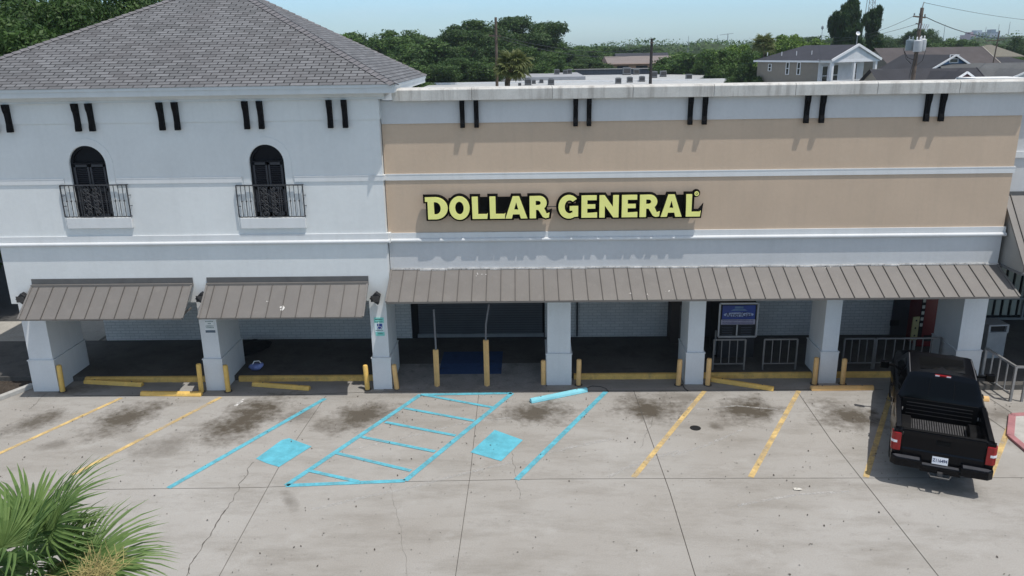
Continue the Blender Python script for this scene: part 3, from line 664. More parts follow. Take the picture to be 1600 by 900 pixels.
# front wall built as strips round the two recessed windows
m_ = MB(); TH = .25
def wallrect(x0, x1, z0, z1): m_.box(x0, x1, YT, YT + TH, z0, z1)
wallrect(CX0, CX1, 2.72, WB - .02); wallrect(CX0, CX1, 7.4, 8.45)
edges = [CX0] + [v for cx, r in WIN for v in (cx - .75, cx + .75)] + [CX1]
for i in range(0, len(edges), 2): wallrect(edges[i], edges[i + 1], WB - .02, 7.4)
for cx, r in WIN:
    a = arch(cx, r, WB - .02, SPR, 20)
    outer = [(cx + .75, WB - .02)] + [(cx + .75, SPR)] + [(cx + .75 - 1.5 * k / 9, 7.4) for k in range(10)] + [(cx - .75, SPR), (cx - .75, WB - .02)]
    # quads between inner arch and an outer rectangle
    inn = a; nO = len(inn)
    def out_pt(p):
        dx_, dz_ = p[0] - cx, p[1] - SPR
        if p[1] <= SPR + 1e-6: return (cx + math.copysign(.75, dx_), p[1])
        k = min(.75 / max(abs(dx_), 1e-6), .74 / max(dz_, 1e-6)); return (cx + dx_ * k, SPR + dz_ * k)
    for i in range(nO - 1):
        p, q = inn[i], inn[i + 1]; P2, Q2 = out_pt(p), out_pt(q)
        m_.poly([(P2[0], YT, P2[1]), (Q2[0], YT, Q2[1]), (q[0], YT, q[1]), (p[0], YT, p[1])])
        if abs(P2[0] - Q2[0]) > .05 and abs(P2[1] - Q2[1]) > .05:
            m_.poly([(P2[0], YT, P2[1]), (math.copysign(.75, P2[0] - cx) + cx, YT, 7.4), (Q2[0], YT, Q2[1])])
        m_.poly([(p[0], YT, p[1]), (q[0], YT, q[1]), (q[0], YT + .2, q[1]), (p[0], YT + .2, p[1])])
    m_.poly([(cx - r, YT, WB - .02), (cx + r, YT, WB - .02), (cx + r, YT + .2, WB - .02), (cx - r, YT + .2, WB - .02)])
m_.box(CX0, CX0 + TH, YT + TH, 27.0, 2.72, 8.45); m_.box(CX1 - TH, CX1, YT + TH, 27.0, 3.0, 8.45); m_.box(CX0, CX1, 26.9, 27.1, 2.72, 8.45)
part(m_, 'wall', GREY_C, cb_)
m_ = MB(); m_.box(CX0 - .02, CX1 + .02, YT - .035, YT + .03, 7.76, 8.30); m_.box(CX1 - .03, CX1 + .025, YT + .03, 26.9, 7.76, 8.30); part(m_, 'frieze', GREY_C, cb_)
m_ = MB()
prof = [(YT + .05, 8.29), (YT - .12, 8.29), (YT - .12, 8.35), (YT - .17, 8.36), (YT - .24, 8.47), (YT + .05, 8.47)]
m_.prism(prof, CX0 - .2, CX1 + .2, 'x')
m_.prism([(CX1 - .05, 8.29), (CX1 + .12, 8.29), (CX1 + .12, 8.35), (CX1 + .17, 8.36), (CX1 + .24, 8.47), (CX1 - .05, 8.47)], YT - .1, 27.1, 'y')
part(m_, 'bed_moulding', FASCIA, cb_)
# roof
EZ, EX0, EX1, EY0, EY1 = 8.66, -16.2, -3.45, 20.86, 27.5
AP = Vector((-9.82, 27.23, 11.72))
m_ = MB(); m_.box(EX0, EX1, EY0, EY0 + .03, 8.46, EZ + .02); m_.box(EX1 - .03, EX1, EY0 + .03, EY1, 8.46, EZ + .02); m_.box(EX0, EX0 + .03, EY0 + .03, EY1, 8.46, EZ + .02)
m_.box(EX0, EX1, EY0 - .03, EY0, 8.60, EZ + .03); m_.box(EX1, EX1 + .03, EY0 - .03, EY1, 8.60, EZ + .03)
part(m_, 'fascia', FASCIA, cb_)
m_ = MB(); m_.box(EX0 + .03, EX1 - .03, EY0 + .03, EY1, 8.465, 8.48); part(m_, 'soffit', FASCIA, cb_)
m_ = MB()
C = {k: Vector(v) for k, v in dict(fl=(EX0, EY0 - .05, EZ + .02), fr=(EX1 + .05, EY0 - .05, EZ + .02), br=(EX1 + .05, EY1, EZ + .02), bl=(EX0, EY1, EZ + .02)).items()}
def face(a, b):
    d = (b - a).normalized(); up_ = (AP - a) - d * (AP - a).dot(d); h = up_.length
    m_.poly([a, b, AP], [(a.dot(d), 0), (b.dot(d), 0), (AP.dot(d), h)])
face(C['fl'], C['fr']); face(C['fr'], C['br']); face(C['br'], C['bl']); face(C['bl'], C['fl'])
roof = part(m_, 'roof', SHINGLE, cb_)
def hipcap(a, n):
    hm = MB(); d = (AP - a); ln = d.length; d = d.normalized(); side_ = d.cross(Vector((0, 0, 1))).normalized(); nn = side_.cross(d)
    if nn.z < 0: nn = -nn
    for i in range(n):
        p = a + d * ln * i / n + nn * .012; q = a + d * ln * (i + 1.12) / n + nn * .012
        hm.poly([p + nn * .03, p + side_ * .15 - nn * .03, q + side_ * .15 - nn * .055, q + nn * .005]); hm.poly([p + nn * .03, q + nn * .005, q - side_ * .15 - nn * .055, p - side_ * .15 - nn * .03])
        hm.poly([p + nn * .03, p - side_ * .15 - nn * .03, p - side_ * .15 - nn * .055, p + nn * .0]); hm.poly([p + nn * .03, p + nn * .0, p + side_ * .15 - nn * .055, p + side_ * .15 - nn * .03])
    o = hm.build('hip_cap', mat('hip_cap_shingle', (0.155, 0.15, 0.158), 0.95, 0.3, 5, fine=.1)); o.parent = roof
for k in ('fr', 'fl', 'br'): hipcap(C[k], 44 if k != 'br' else 32)
# mouldings
m_ = MB()
def runs(mb, z0, z1, pr, gap=.72):
    ed = [CX0 - pr] + [v for cx, r in WIN for v in (cx - gap, cx + gap)] + [CX1 + pr]
    for i in range(0, len(ed), 2): mb.box(ed[i], ed[i + 1], YT - pr, YT + .05, z0, z1)
runs(m_, 6.13, 6.27, .024); runs(m_, 6.262, 6.285, .03); m_.box(CX1, CX1 + .05, YT + .05, YM, 6.13, 6.27)
part(m_, 'string_course', TRIM, cb_)
m_ = MB(); m_.box(CX0 - .06, CX1 + .06, YT - .04, YT + .05, 4.50, 4.68)
prof = [(YT + .05, 4.50), (YT - .06, 4.50)] + [(YT - .045 - .06 * math.cos(t), 4.455 + .055 * math.sin(t)) for t in np.linspace(1.57, -1.57, 7)] + [(YT, 4.40), (YT + .05, 4.40)]
m_.prism(prof, CX0 - .1, CX1 + .1, 'x'); m_.box(CX1, CX1 + .1, YT + .05, YM, 4.4, 4.66); part(m_, 'cornice', TRIM, cb_, smooth=40)
for px in (-17, 5.5, 114, 136, 247, 271, 381, 404, 513, 536.5):
    q = W(px + (0), 162, YT - .15); P_(scroll(None, q.x, .13, YT - .03, 8.29, 7.56, .17), cb_)
# surrounds, windows, balconies
for wi, (cx, r) in enumerate(WIN):
    m_ = MB(); A1 = arch(cx, r + .20, WB - .05, SPR, 22); A0 = arch(cx, r + .012, WB - .05, SPR, 22)
    for i in range(len(A1) - 1):
        p, q, P2, Q2 = A0[i], A0[i + 1], A1[i], A1[i + 1]; y = YT - .012
        m_.poly([(P2[0], y, P2[1]), (Q2[0], y, Q2[1]), (q[0], y, q[1]), (p[0], y, p[1])]); m_.poly([(P2[0], y, P2[1]), (Q2[0], y, Q2[1]), (Q2[0], YT, Q2[1]), (P2[0], YT, P2[1])])
        m_.poly([(p[0], y, p[1]), (q[0], y, q[1]), (q[0], YT, q[1]), (p[0], YT, p[1])])
    part(m_, 'window_surround', GREY_C, cb_)
    wo_ = MB(); a = arch(cx, r, WB, SPR, 22); wo_.poly([(p[0], YT + .13, p[1]) for p in a][::-1])
    wobj = part(wo_, 'window', SHUT, cb_)
    fr = MB(); a0 = arch(cx, r - .001, WB, SPR, 22); a1 = arch(cx, r - .07, WB, SPR, 22)
    for i in range(len(a0) - 1):
        p, q, P2, Q2 = a0[i], a0[i + 1], a1[i], a1[i + 1]; y = YT + .06
        fr.poly([(P2[0], y, P2[1]), (Q2[0], y, Q2[1]), (q[0], y, q[1]), (p[0], y, p[1])]); fr.poly([(P2[0], y, P2[1]), (Q2[0], y, Q2[1]), (Q2[0], y + .07, Q2[1]), (P2[0], y + .07, P2[1])])
    fr.box(cx - r + .06, cx + r - .06, YT + .05, YT + .12, SPR + .0, SPR + .05)
    fo = P_(fr.build('frame', SHUT), wobj)
    for s_ in (-1, 1):
        sh = MB(); xa, xb = (cx - r + .07, cx - .012) if s_ < 0 else (cx + .012, cx + r - .07); y = YT + .075
        for (u0_, u1_, w0, w1) in ((xa, xa + .05, WB, SPR), (xb - .05, xb, WB, SPR), (xa, xb, WB, WB + .1), (xa, xb, SPR - .07, SPR), (xa, xb, WB + .72, WB + .8)): sh.box(u0_, u1_, y - .02, y + .02, w0, w1)
        z = WB + .13
        while z < SPR - .09:
            sh.bar((xa + .04, y + .01, z), (xb - .04, y + .01, z), .05, .012, up=(0, .7, .7)); z += .052
        so_ = P_(sh.build('louvred_shutter', mat('louvre_paint', (0.020, 0.022, 0.030), .45, .15, 4)), wobj)
    # balcony
    px0, px1 = ((104.5, 206) if wi == 0 else (376, 477.5)); yb_ = YT - .09
    bx0, bx1 = W(px0, 350, yb_).x, W(px1, 350, yb_).x; bz0, bz1 = W(px0 + 50, 357, yb_).z, W(px0 + 50, 340.5, yb_).z
    m_ = MB(); m_.box(bx0, bx1, yb_, YT, bz0, bz1); bal = part(m_, 'balcony', TRIM, cb_, bevel=.01)
    rl = MB(); tx0, tx1 = bx0 - .02, bx1 + .0; zt_ = W(px0 + 50, 289.5, yb_).z; z0_ = bz1 + .03
    rl.bar((tx0, yb_ + .02, zt_), (tx1, yb_ + .02, zt_), .03); rl.bar((tx0, yb_ + .02, z0_), (tx1, yb_ + .02, z0_), .022)
    for xx in (tx0, tx1):
        rl.bar((xx, yb_ + .02, z0_), (xx, yb_ + .02, zt_), .028); rl.bar((xx, yb_ + .02, zt_), (xx, YT, zt_), .022); rl.bar((xx, yb_ + .02, z0_), (xx, YT, z0_), .022)
        for k in range(1, 3): rl.bar((xx, yb_ + .02, z0_ + (zt_ - z0_) * k / 3), (xx + .05, YT, z0_ + (zt_ - z0_) * k / 3), .014)
    nb = 14
    sc0, sc1 = cx - .27, cx + .27
    for k in range(1, nb + 1):
        x = tx0 + (tx1 - tx0) * k / (nb + 1)
        if sc0 + .03 < x < sc1 - .03: continue
        rl.bar((x, yb_ + .02, z0_), (x, yb_ + .02, zt_), .015); rl.box(x - .016, x + .016, yb_ + .004, yb_ + .036, (z0_ + zt_) / 2 - .02, (z0_ + zt_) / 2 + .02)
    for x in (sc0, sc1): rl.bar((x, yb_ + .02, z0_), (x, yb_ + .02, zt_), .02)
    # scroll panel in the middle
    def spiral(c, r0_, turns, s1, s2, n=18):
        return [(c[0] + s1 * (r0_ * (1 - .8 * t / n)) * math.cos(turns * 6.283 * t / n), yb_ + .02, c[1] + s2 * (r0_ * (1 - .8 * t / n)) * math.sin(turns * 6.283 * t / n)) for t in range(n + 1)]
    Hh = zt_ - z0_
    for fz in (.14, .38, .62, .86):
        for s1 in (-1, 1):
            for s2 in (-1, 1):
                rl.tube(spiral((cx + s1 * .125, z0_ + Hh * fz + s2 * .035), .105, 1.25, s1, s2), .011, 4, False)
    rl.tube([(cx - .2, yb_ + .02, z0_ + .1), (cx + .2, yb_ + .02, z0_ + Hh * .5), (cx - .2, yb_ + .02, zt_ - .1)], .007, 4); rl.tube([(cx + .2, yb_ + .02, z0_ + .1), (cx - .2, yb_ + .02, z0_ + Hh * .5), (cx + .2, yb_ + .02, zt_ - .1)], .007, 4)
    ro = rl.build('railing', IRON); ro.parent = bal
# columns and openings
for (x0, x1, yb2) in ((-14.66, -13.96, 23.0), (-9.50, -9.0, 23.0), (-4.56, -4.08, 22.7)):
    P_(make_column(None, x0, x1, YT + .001, yb2, 2.72, COLP, cap=False), cb_)
m_ = MB(); m_.box(W(163, 510, 25.2).x, -4.0, 25.2, 25.4, 0, 3.0); part(m_, 'rear_wall', PBRICK, cb_)
m_ = MB(); m_.box(CX0, -4.45, YT + TH, 25.2, 2.9, 2.97); part(m_, 'arcade_ceiling', CEIL, cb_)
for a_, b_, sk in ((-14.1, -9.53, 0), (-9.09, -4.55, 0)):
    n = 11; seams = [a_ + .22 + .41 * k for k in range(n) if a_ + .22 + .41 * k < b_ - .1]
    o = awning(cb_, a_, b_, YT - .10, 3.24, 20.40, 2.56, seams, hem=.035)
    m_ = MB(); m_.box(a_ - .02, b_ + .02, YT - .11, YT - .002, 3.20, 3.30); m_.build('awning_head', AWN, o)
    m_ = MB(); m_.box(a_ - .02, b_ + .02, YT - .03, YT - .002, 3.30, 3.455); m_.build('flashing', mat('dark_flashing', (.10, .10, .10), .5, .15, 3), o)

# ================================================================== NEIGHBOURING BUILDING at the right
nb_ = empty('neighbouring_shop', (16, 22, 0), 0, 'grey shop wing with a broad taupe metal canopy, cut by the right frame edge', 'shop')
m_ = MB(); m_.box(13.06, 30, 22.0, 22.3, 5.0, 7.9); m_.box(13.06, 30, 22.3, 40, 7.0, 7.2); part(m_, 'wall', GREY_W, nb_)
m_ = MB(); m_.box(13.06, 30, 21.94, 22.0, 6.45, 6.62); m_.box(13.06, 30, 21.8, 22.3, 7.9, 8.2); part(m_, 'string_course', TRIM, nb_)
m_ = MB(); m_.box(13.1, 30, 21.95, 22.0, 5.4, 5.52); part(m_, 'flashing', mat('dark_flashing2', (.09, .09, .09), .5, .15, 3), nb_)
sx2 = [13.3 + .47 * k for k in range(34)]
ca = awning(nb_, 13.12, 29, 21.96, 5.42, 20.55, 3.78, sx2, hem=.18)
m_ = MB()
ch_ = [(21.96, 5.36), (20.58, 3.75), (20.58, 3.55), (21.96, 3.55)]
m_.prism(ch_, 13.14, 13.18, 'x'); m_.build('cheek', mat('cheek_panel', (.34, .325, .30), .6, .08, 2), ca)
m_ = MB(); m_.box(13.1, 30, 20.6, 26.5, 3.5, 3.56); part(m_, 'canopy_soffit', CEIL, nb_)
m_ = MB(); ys = 26.6; m_.box(12.7, 30, ys + .12, ys + .2, .15, 3.5); part(m_, 'storefront_glazing', GLASS, nb_)
blinds = MB()
fz0 = W(1560, 498, ys).z; fz1 = W(1560, 467, ys).z
x = 13.3
while x < 24:
    blinds.box(x, x + .17, ys + .05, ys + .10, fz0 + .12, 3.4); x += .27
part(blinds, 'window_blinds', mat('blind_fabric', (.30, .31, .27), .8, .12, 1), nb_)
frm = MB(); FR = mat('storefront_frame', (.20, .21, .215), .45, .1, 4, metal=.4)
frm.box(12.7, 30, ys - .02, ys + .04, fz0 - .04, fz0 + .04); frm.box(12.7, 30, ys - .02, ys + .04, fz1 - .03, fz1 + .03)
for k in range(9): frm.box(14.25 + 1.48 * k - .035, 14.25 + 1.48 * k + .035, ys - .025, ys + .045, fz0, 3.45)
part(frm, 'storefront_frame', FR, nb_)
m_ = MB(); m_.box(12.7, 30, ys + .02, ys + .12, .15, fz0 - .04); part(m_, 'stall_riser', mat('dark_bulkhead', (.02, .021, .023), .6, .1, 2), nb_)

# ================================================================== LAMPS ON THE COLUMNS
FL = mat('black_lamp_housing', (.010, .010, .012), .5, .15, 5)
def floodlight(px, py, label):
    q = W(px, py, YT - .18)
    o = empty('wall_floodlight', (q.x, YT, q.z), 0, label, 'floodlight', 'black floodlights on the corner block')
    m = MB(); m.prism([(-.17, 0), (.07, -.19), (.14, .09), (.02, .19)], -.25, -.08, 'y')
    # profile in local x,z extruded through y
    me = m.build('housing', FL, o, bevel=.015)
    a = MB(); a.tube([(0, 0, 0), (0, -.12, 0)], .03); a.build('mounting_arm', FL, o)
    l = MB(); l.box(-.12, .12, -.275, -.268, -.08, .1); l.build('lens', GLASS, o)
    return o
floodlight(587, 466, 'black floodlight on the column between the corner block and the store')
floodlight(315, 466, 'black floodlight half behind the middle awning end of the corner block')
floodlight(35, 467, 'black floodlight at the outer left corner of the corner block')

# ================================================================== SIGNS ON THE COLUMNS
def px_sign(name, label, cat, x0, x1, ytop, ybot, bodies):
    c = W((x0 + x1) / 2, (ytop + ybot) / 2, YT - .02); w = abs(W(x1, ytop, YT).x - W(x0, ytop, YT).x); h = abs(W(x0, ytop, YT).z - W(x0 + 3, ybot, YT).z)
    o = empty(name, (c.x, YT - .002, c.z), 0, label, cat); bodies(o, w, h); return o
INK = mat('sign_ink', (.03, .035, .05), .6, .1, 5)
def writing(mb, x0, x1, z, h, r, gap=.25, y=-.012):   # words too small to read in the photo: broken strokes
    x = x0
    while x < x1:
        w = r.uniform(.5, 1.1) * h; mb.box(x, min(x + w, x1), y - .002, y, z, z + h * r.uniform(.7, 1)); x += w + h * gap
def s1(o, w, h):
    r = random.Random(3)
    m = MB(); m.box(-w / 2, w / 2, -.010, 0, h * -.28, h * .5); m.build('panel', mat('sign_white', (.70, .72, .72), .5, .06, 3), o)
    m = MB(); m.box(-w / 2, w / 2, -.010, 0, h * -.5, h * -.31); m.build('lower_panel', mat('sign_slate', (.10, .14, .18), .5, .2, 9), o)
    m = MB()
    for z, a, b in ((.38, -.42, .42), (.22, -.15, .15), (.02, -.42, .42), (-.12, -.42, .42)): writing(m, a * w, b * w, z * h, .07 * h, r)
    m.build('lettering', mat('sign_green_ink', (.05, .13, .12), .6), o)
px_sign('parking_notice', 'small white notice with green lettering high on the middle column', 'sign', 320, 335, 501, 520, s1)
def s2(o, w, h):
    r = random.Random(5)
    T = mat('sign_teal', (.22, .62, .55), .5, .1, 6)
    m = MB(); m.box(-w / 2, w / 2, -.010, 0, h * .22, h * .5); m.build('upper_panel', T, o)
    m = MB(); m.box(-w / 2, w / 2, -.012, 0, -h * .28, h * .215); m.build('panel', mat('sign_pale', (.62, .74, .76), .5, .06, 3), o)
    m = MB(); m.box(-w * .42, w * .5, -.010, 0, -h * .5, -h * .29); m.build('lower_panel', T, o)
    m = MB(); m.box(-w * .22, w * .32, -.016, -.011, -h * .13, h * .17); m.build('symbol_panel', mat('sign_blue', (.015, .045, .26), .5, .1, 6), o)
    # wheelchair symbol
    m = MB(); c = (w * .03, -h * .03)
    m.tube([(c[0] + .055 * math.cos(t), -.019, c[1] + .055 * math.sin(t)) for t in np.linspace(2.2, 6.0, 12)], .008, 5)
    m.tube([(c[0] - .02, -.019, c[1] + .11), (c[0] - .015, -.019, c[1] + .03), (c[0] + .05, -.019, c[1] + .02), (c[0] + .085, -.019, c[1] - .05)], .009, 5)
    m.lathe([(0, -.016), (.016, -.01), (.018, 0), (.016, .01), (0, .016)], (c[0] - .02, -.02, c[1] + .135), 8); m.build('wheelchair_symbol', WHITE, o)
    m = MB()
    for z, a, b in ((.38, -.4, .4), (.25, -.4, .4), (-.22, -.4, .4), (-.4, -.2, .35)): writing(m, a * w, b * w, z * h, .05 * h, r)
    m.build('lettering', mat('sign_green_ink', (.05, .13, .12), .6), o)
px_sign('accessible_parking_sign', 'teal and white sign with a blue wheelchair symbol on the column', 'sign', 585, 600, 496.5, 525, s2)

# ================================================================== BOLLARDS
where = {0: 'leaning yellow bollard against the broad leftmost column', 1: 'yellow bollard at the right end of the leftmost bay, wheel stop touching it', 2: 'yellow bollard just right of the middle column of the corner block',
         3: 'slightly tilted yellow bollard left of the column with the wheelchair sign', 4: 'peach bollard just right of the column with the wheelchair sign', 5: 'tall peach bollard with a straight grey pipe, left one before the rolling shutter',
         6: 'tallest peach bollard with a bent grey pipe before the rolling shutter', 7: 'peach bollard left of the first wide store column', 8: 'peach bollard right of the first wide store column',
         9: 'peach bollard left of the second store column', 10: 'peach bollard right of the second store column by the yellow slanted wheel stop', 11: 'peach bollard left of the third store column',
         12: 'peach bollard right of the third store column near the black pickup'}
BL = [(97, 614, 90.5, 571), (314, 615, 309, 569), (356, 614, 351, 571), (574, 611, 570, 571), (620, 610, 615, 570), (683, 606.5, 680.5, 547), (761, 606, 759, 532), (849, 604, 849, 563.5), (904, 604, 905, 562), (1060, 604, 1063, 562), (1106, 604, 1109, 560.5), (1273, 602.5, 1277, 559), (1317, 602.5, 1321, 561)]
for i, (bx, by, tx, ty) in enumerate(BL):
    b = G(bx, by - 1.5); t = W(tx, ty, b.y); h = t.z; lean = t.x - b.x
    if i in (5, 6): lean *= .4
    o = empty('bollard', (b.x, b.y + .04, 0), 0, where[i], 'bollard', 'steel bollards along the arcade')
    m = MB(); r = .072; ax = Vector((lean, 0, h))
    if i in (5, 6): m.tube([(0, 0, 0), tuple(ax)], r + .008, 4); top = tuple(ax)
    else: m.tube([(0, 0, 0), tuple(ax - Vector((0, 0, .04))), tuple(ax - Vector((0, 0, .012))), tuple(ax)], [r, r, r * .85, r * .45], 14)
    m.build('post', YEL if i < 4 else YEL2, o, smooth=True)
    if i in (5, 6):
        pm_ = MB()
        q = [(681, 547), (677.5, 484)] if i == 5 else [(759, 532), (759, 508), (764, 476)]
        pts = [tuple(W(*p, b.y) - Vector((b.x, b.y, 0))) for p in q]; pm_.tube(pts, .028, 8); pm_.build('pipe', mat('dull_pipe', (.15, .15, .16), .6, .15, 8), o, smooth=True)
    f = MB(); f.tube([(0, 0, .0), (0, 0, .012)], .12, 14); f.build('footing', JOINT, o)

# ================================================================== WHEEL STOPS
def stop(p, q, m, label, w=.17, h=.12):
    a, c = G(*p), G(*q); d = c - a; ln = d.length; rz = math.atan2(d.y, d.x); mid = (a + c) / 2
    o = empty('wheel_stop', (mid.x, mid.y + .08, .002), rz, label, 'wheel stop', 'concrete wheel stops')
    mb = MB(); mb.prism([(-w / 2, 0), (-w / 2 + .015, h * .55), (-w * .22, h), (w * .22, h), (w / 2 - .015, h * .55), (w / 2, 0)], -ln / 2, ln / 2, 'x'); mb.build('block', m, o, bevel=.012)
    pn = MB()
    for s_ in (-.32, .32): pn.tube([(ln * s_, 0, h - .01), (ln * s_, 0, h + .012)], .018, 8)
    pn.build('anchor_pin', STEELD, o)
stop((131, 600), (221, 605), YEL, 'yellow wheel stop tight against the kerb in the leftmost bay')
stop((219, 619), (314, 620), YEL, 'yellow wheel stop ending at the bollard beside the middle column')
stop((394, 604), (483, 611), YEL, 'yellow wheel stop lying askew below the second small awning')
stop((829, 631), (917, 613), CYAN, 'cyan wheel stop knocked askew by the blue-lined bay')
stop((1112, 597), (1210, 612), YEL, 'yellow wheel stop slanting away from the bollard by the railings')
stop((1268, 611), (1366, 610), YEL2, 'peach yellow wheel stop in front of the third store column')
stop((1450, 622), (1547, 628), YEL2, 'peach yellow wheel stop mostly hidden by the black pickup')

# ================================================================== RAILINGS
def rail_panel(parent, a, c, z0, z1, n, m=STEELD, t=.045):
    a, c = Vector(a), Vector(c)
    for p in (a, c):
        mb = MB(); mb.bar((p.x, p.y, z0), (p.x, p.y, z1), t); mb.build('post', m, parent)
    mb = MB(); mb.bar((a.x, a.y, z1), (c.x, c.y, z1), t * 1.02); mb.build('top_rail', m, parent)
    zb_ = z0 + .2
    mb = MB(); mb.bar((a.x, a.y, zb_), (c.x, c.y, zb_), t * .8); mb.build('bottom_rail', m, parent)
    for k in range(1, n + 1):
        p = a.lerp(c, k / (n + 1)); mb = MB(); mb.bar((p.x, p.y, zb_), (p.x, p.y, z1), t * .55); mb.build('baluster', m, parent)
def railing(pxa, pxb, n, label, y=22.25, py=580, ztop=.97):
    xa, xb = W(pxa, 540, y).x, W(pxb, 540, y).x
    o = empty('guard_railing', ((xa + xb) / 2, y, .15), 0, label, 'railing', 'steel guard railings of the arcade')
    rail_panel(o, (-(xb - xa) / 2, 0, 0), ((xb - xa) / 2, 0, 0), 0, ztop, n)
RG = mat('railing_steel', (.42, .42, .40), .5, .15, 8, metal=.3)
STEELD = RG
railing(1115.5, 1164.5, 3, 'grey steel railing below the blue poster cage')
railing(1194, 1245.5, 3, 'grey steel railing left of the third store column')
railing(1319, 1366, 3, 'grey steel railing right of the third store column')
railing(1369, 1470, 6, 'long grey steel railing behind the black pickup')
a = G(1578, 627); c = G(1534, 588, .15); a.z = 0
o = empty('ramp_railing', (a.x, a.y, 0), 0, 'grey steel ramp railing running back from the red kerb', 'railing')
rail_panel(o, (.0, 0, 0), (c.x - a.x, c.y - a.y, 0), 0, 1.02, 3, mat('ramp_rail_steel', (.30, .30, .30), .45, .15, 6, metal=.4), .06)
q = MB(); q.bar((.30, -.02, 0), (.30, -.02, 1.02), .055); q.bar((0, 0, 1.02), (.3, -.02, 1.02), .055); q.build('end_post', MATS['ramp_rail_steel'], o)

# ================================================================== ARCADE CONTENTS
# poster cage
cy = 23.2
q0 = W(1122, 526, cy); q1 = W(1181, 526, cy); zt2 = W(1160, 474, cy).z
cage = empty('poster_cage', ((q0.x + q1.x) / 2, cy, .15), 0, 'tall gas cylinder cage with a blue poster and a pale steel frame', 'gas cage')
w2 = (q1.x - q0.x) / 2; zb2 = q0.z - .15; ztp = zt2 - .15
CF = mat('cage_frame', (.46, .47, .48), .45, .12, 6, metal=.3)
m = MB(); m.box(-w2 + .02, w2 - .02, .06, 1.1, 0, ztp); m.build('cabinet', mat('cage_dark_mesh', (.02, .021, .024), .7, .2, 9), cage)
m = MB(); t = .05
for x in (-w2, w2): m.bar((x, 0, zb2), (x, 0, ztp), t)
m.bar((-w2, 0, zb2), (w2, 0, zb2), t); m.bar((-w2, 0, ztp), (w2, 0, ztp), t); m.bar((-.02, 0, zb2), (-.02, 0, zb2 + (ztp - zb2) * .36), .04)
m.build('frame', CF, cage)
for x in (-w2, w2):
    m = MB(); m.bar((x, .3, 0), (x, .3, zb2 + .1), .05); m.build('leg', CF, cage)
hh = ztp - zb2
m = MB(); m.box(-w2 + .08, w2 - .08, -.02, .0, zb2 + hh * .53, ztp - .06); po = m.build('poster', mat('poster_blue', (.02, .055, .26), .35, .3, 1.5), cage)
m = MB(); m.box(-w2 + .06, w2 - .06, -.018, .0, zb2 + hh * .37, zb2 + hh * .52); ls = m.build('notice_strip', mat('strip_grey', (.42, .40, .48), .5, .15, 7), cage)
r = random.Random(8); m = MB()
for z in (.48, .43, .385): writing(m, -w2 + .1, w2 - .12, zb2 + hh * z, hh * .025, r, y=-.02)
m.build('lettering', mat('strip_ink', (.05, .04, .16), .5), ls)
pz = zb2 + hh * .53; ph = ztp - .06 - pz
m = MB(); e = [(.78 * w2 * math.cos(t_), pz + ph * .34 + ph * .15 * (abs(math.sin(t_)) ** .6) * math.copysign(1, math.sin(t_))) for t_ in np.linspace(0, 6.283, 33)[:-1]]
m.poly([(a_, -.024, b_) for a_, b_ in e]); m.build('oval_label', mat('oval_pale', (.42, .50, .66), .4, .1, 5), po)
me = text_mesh('AmeriGas', .20, .002, .003); sxx = 1.36 * w2 / max(.001, max(v.co.x for v in me.vertices) - min(v.co.x for v in me.vertices))
for v in me.vertices: v.co = (v.co.x * sxx, -.027 - v.co.z, pz + ph * .34 + v.co.y)
link('lettering', me, po, mat('navy_ink', (.012, .015, .08), .5))
m = MB(); m.poly([(-.45 * w2, -.023, pz + ph * .62), (.45 * w2, -.023, pz + ph * .62), (.28 * w2, -.023, pz + ph * .74), (-.28 * w2, -.023, pz + ph * .74)]); m.box(-.22 * w2, .22 * w2, -.024, -.022, pz + ph * .78, pz + ph * .93); m.build('poster_motif', mat('motif_grey', (.12, .22, .36), .5, .2, 4), po)
for sx_ in (-1, 1):
    m = MB()
    for z in (.04, .11, .18, .25): m.box(sx_ * w2 * .5 - .17, sx_ * w2 * .5 + .15, .03, .055, zb2 + hh * z, zb2 + hh * z + .012)
    m.build('wire_shelf', mat('cage_wire', (.10, .11, .13), .6), cage)
# brown cabinet
q0 = W(1046, 536, 24.6); q1 = W(1068, 488, 24.6)
o = empty('utility_cabinet', (q0.x + .3, 24.8, .15), 0, 'brown metal utility cabinet against the brick behind the second store column', 'cabinet')
m = MB(); m.box(-.3, .42, -.28, .35, 0, 1.75); m.build('carcass', mat('brown_cabinet', (.035, .025, .02), .6, .2, 3), o, bevel=.01)
m = MB(); m.box(-.02, .40, -.30, -.28, .05, 1.3); m.build('door', mat('tan_cabinet_door', (.10, .09, .08), .6, .15, 3), o)
m = MB(); m.box(.02, .05, -.33, -.30, .9, 1.05); m.build('handle', STEEL, o)
# red vending machine and the pale stand
xr0, xr1 = W(1437, 500, 23.9).x, W(1465, 500, 23.9).x
o = empty('vending_machine', ((xr0 + xr1) / 2, 24.2, .15), 0, 'red vending machine in the shade beside the last store column', 'vending machine')
hw = (xr1 - xr0) / 2
m = MB(); m.box(-hw, hw, -.3, .45, .06, 2.0); m.build('cabinet', mat('deep_red_enamel', (.13, .006, .010), .35, .1, 2), o, bevel=.02)
m = MB(); m.box(-hw, -hw + .12, -.31, -.295, .4, 1.9); m.build('side_strip', DARK, o)
for k in range(5):
    m = MB(); m.box(-hw + .02, -hw + .1, -.325, -.31, .75 + .2 * k, .85 + .2 * k); m.build('selection_button', mat('button_white', (.5, .5, .45), .5), o)
m = MB(); m.box(-hw + .2, hw - .1, -.315, -.295, .25, .45); m.build('delivery_flap', DARK, o)
xg = W(1430, 500, 23.8).x
o = empty('display_stand', (xg, 23.75, .15), R_(12), 'narrow pale yellow standing panel left of the red machine', 'stand')
m = MB(); m.box(-.11, .11, -.02, .02, .35, 1.12); m.build('panel', mat('pale_yellow_card', (.40, .36, .17), .6, .15, 4), o)
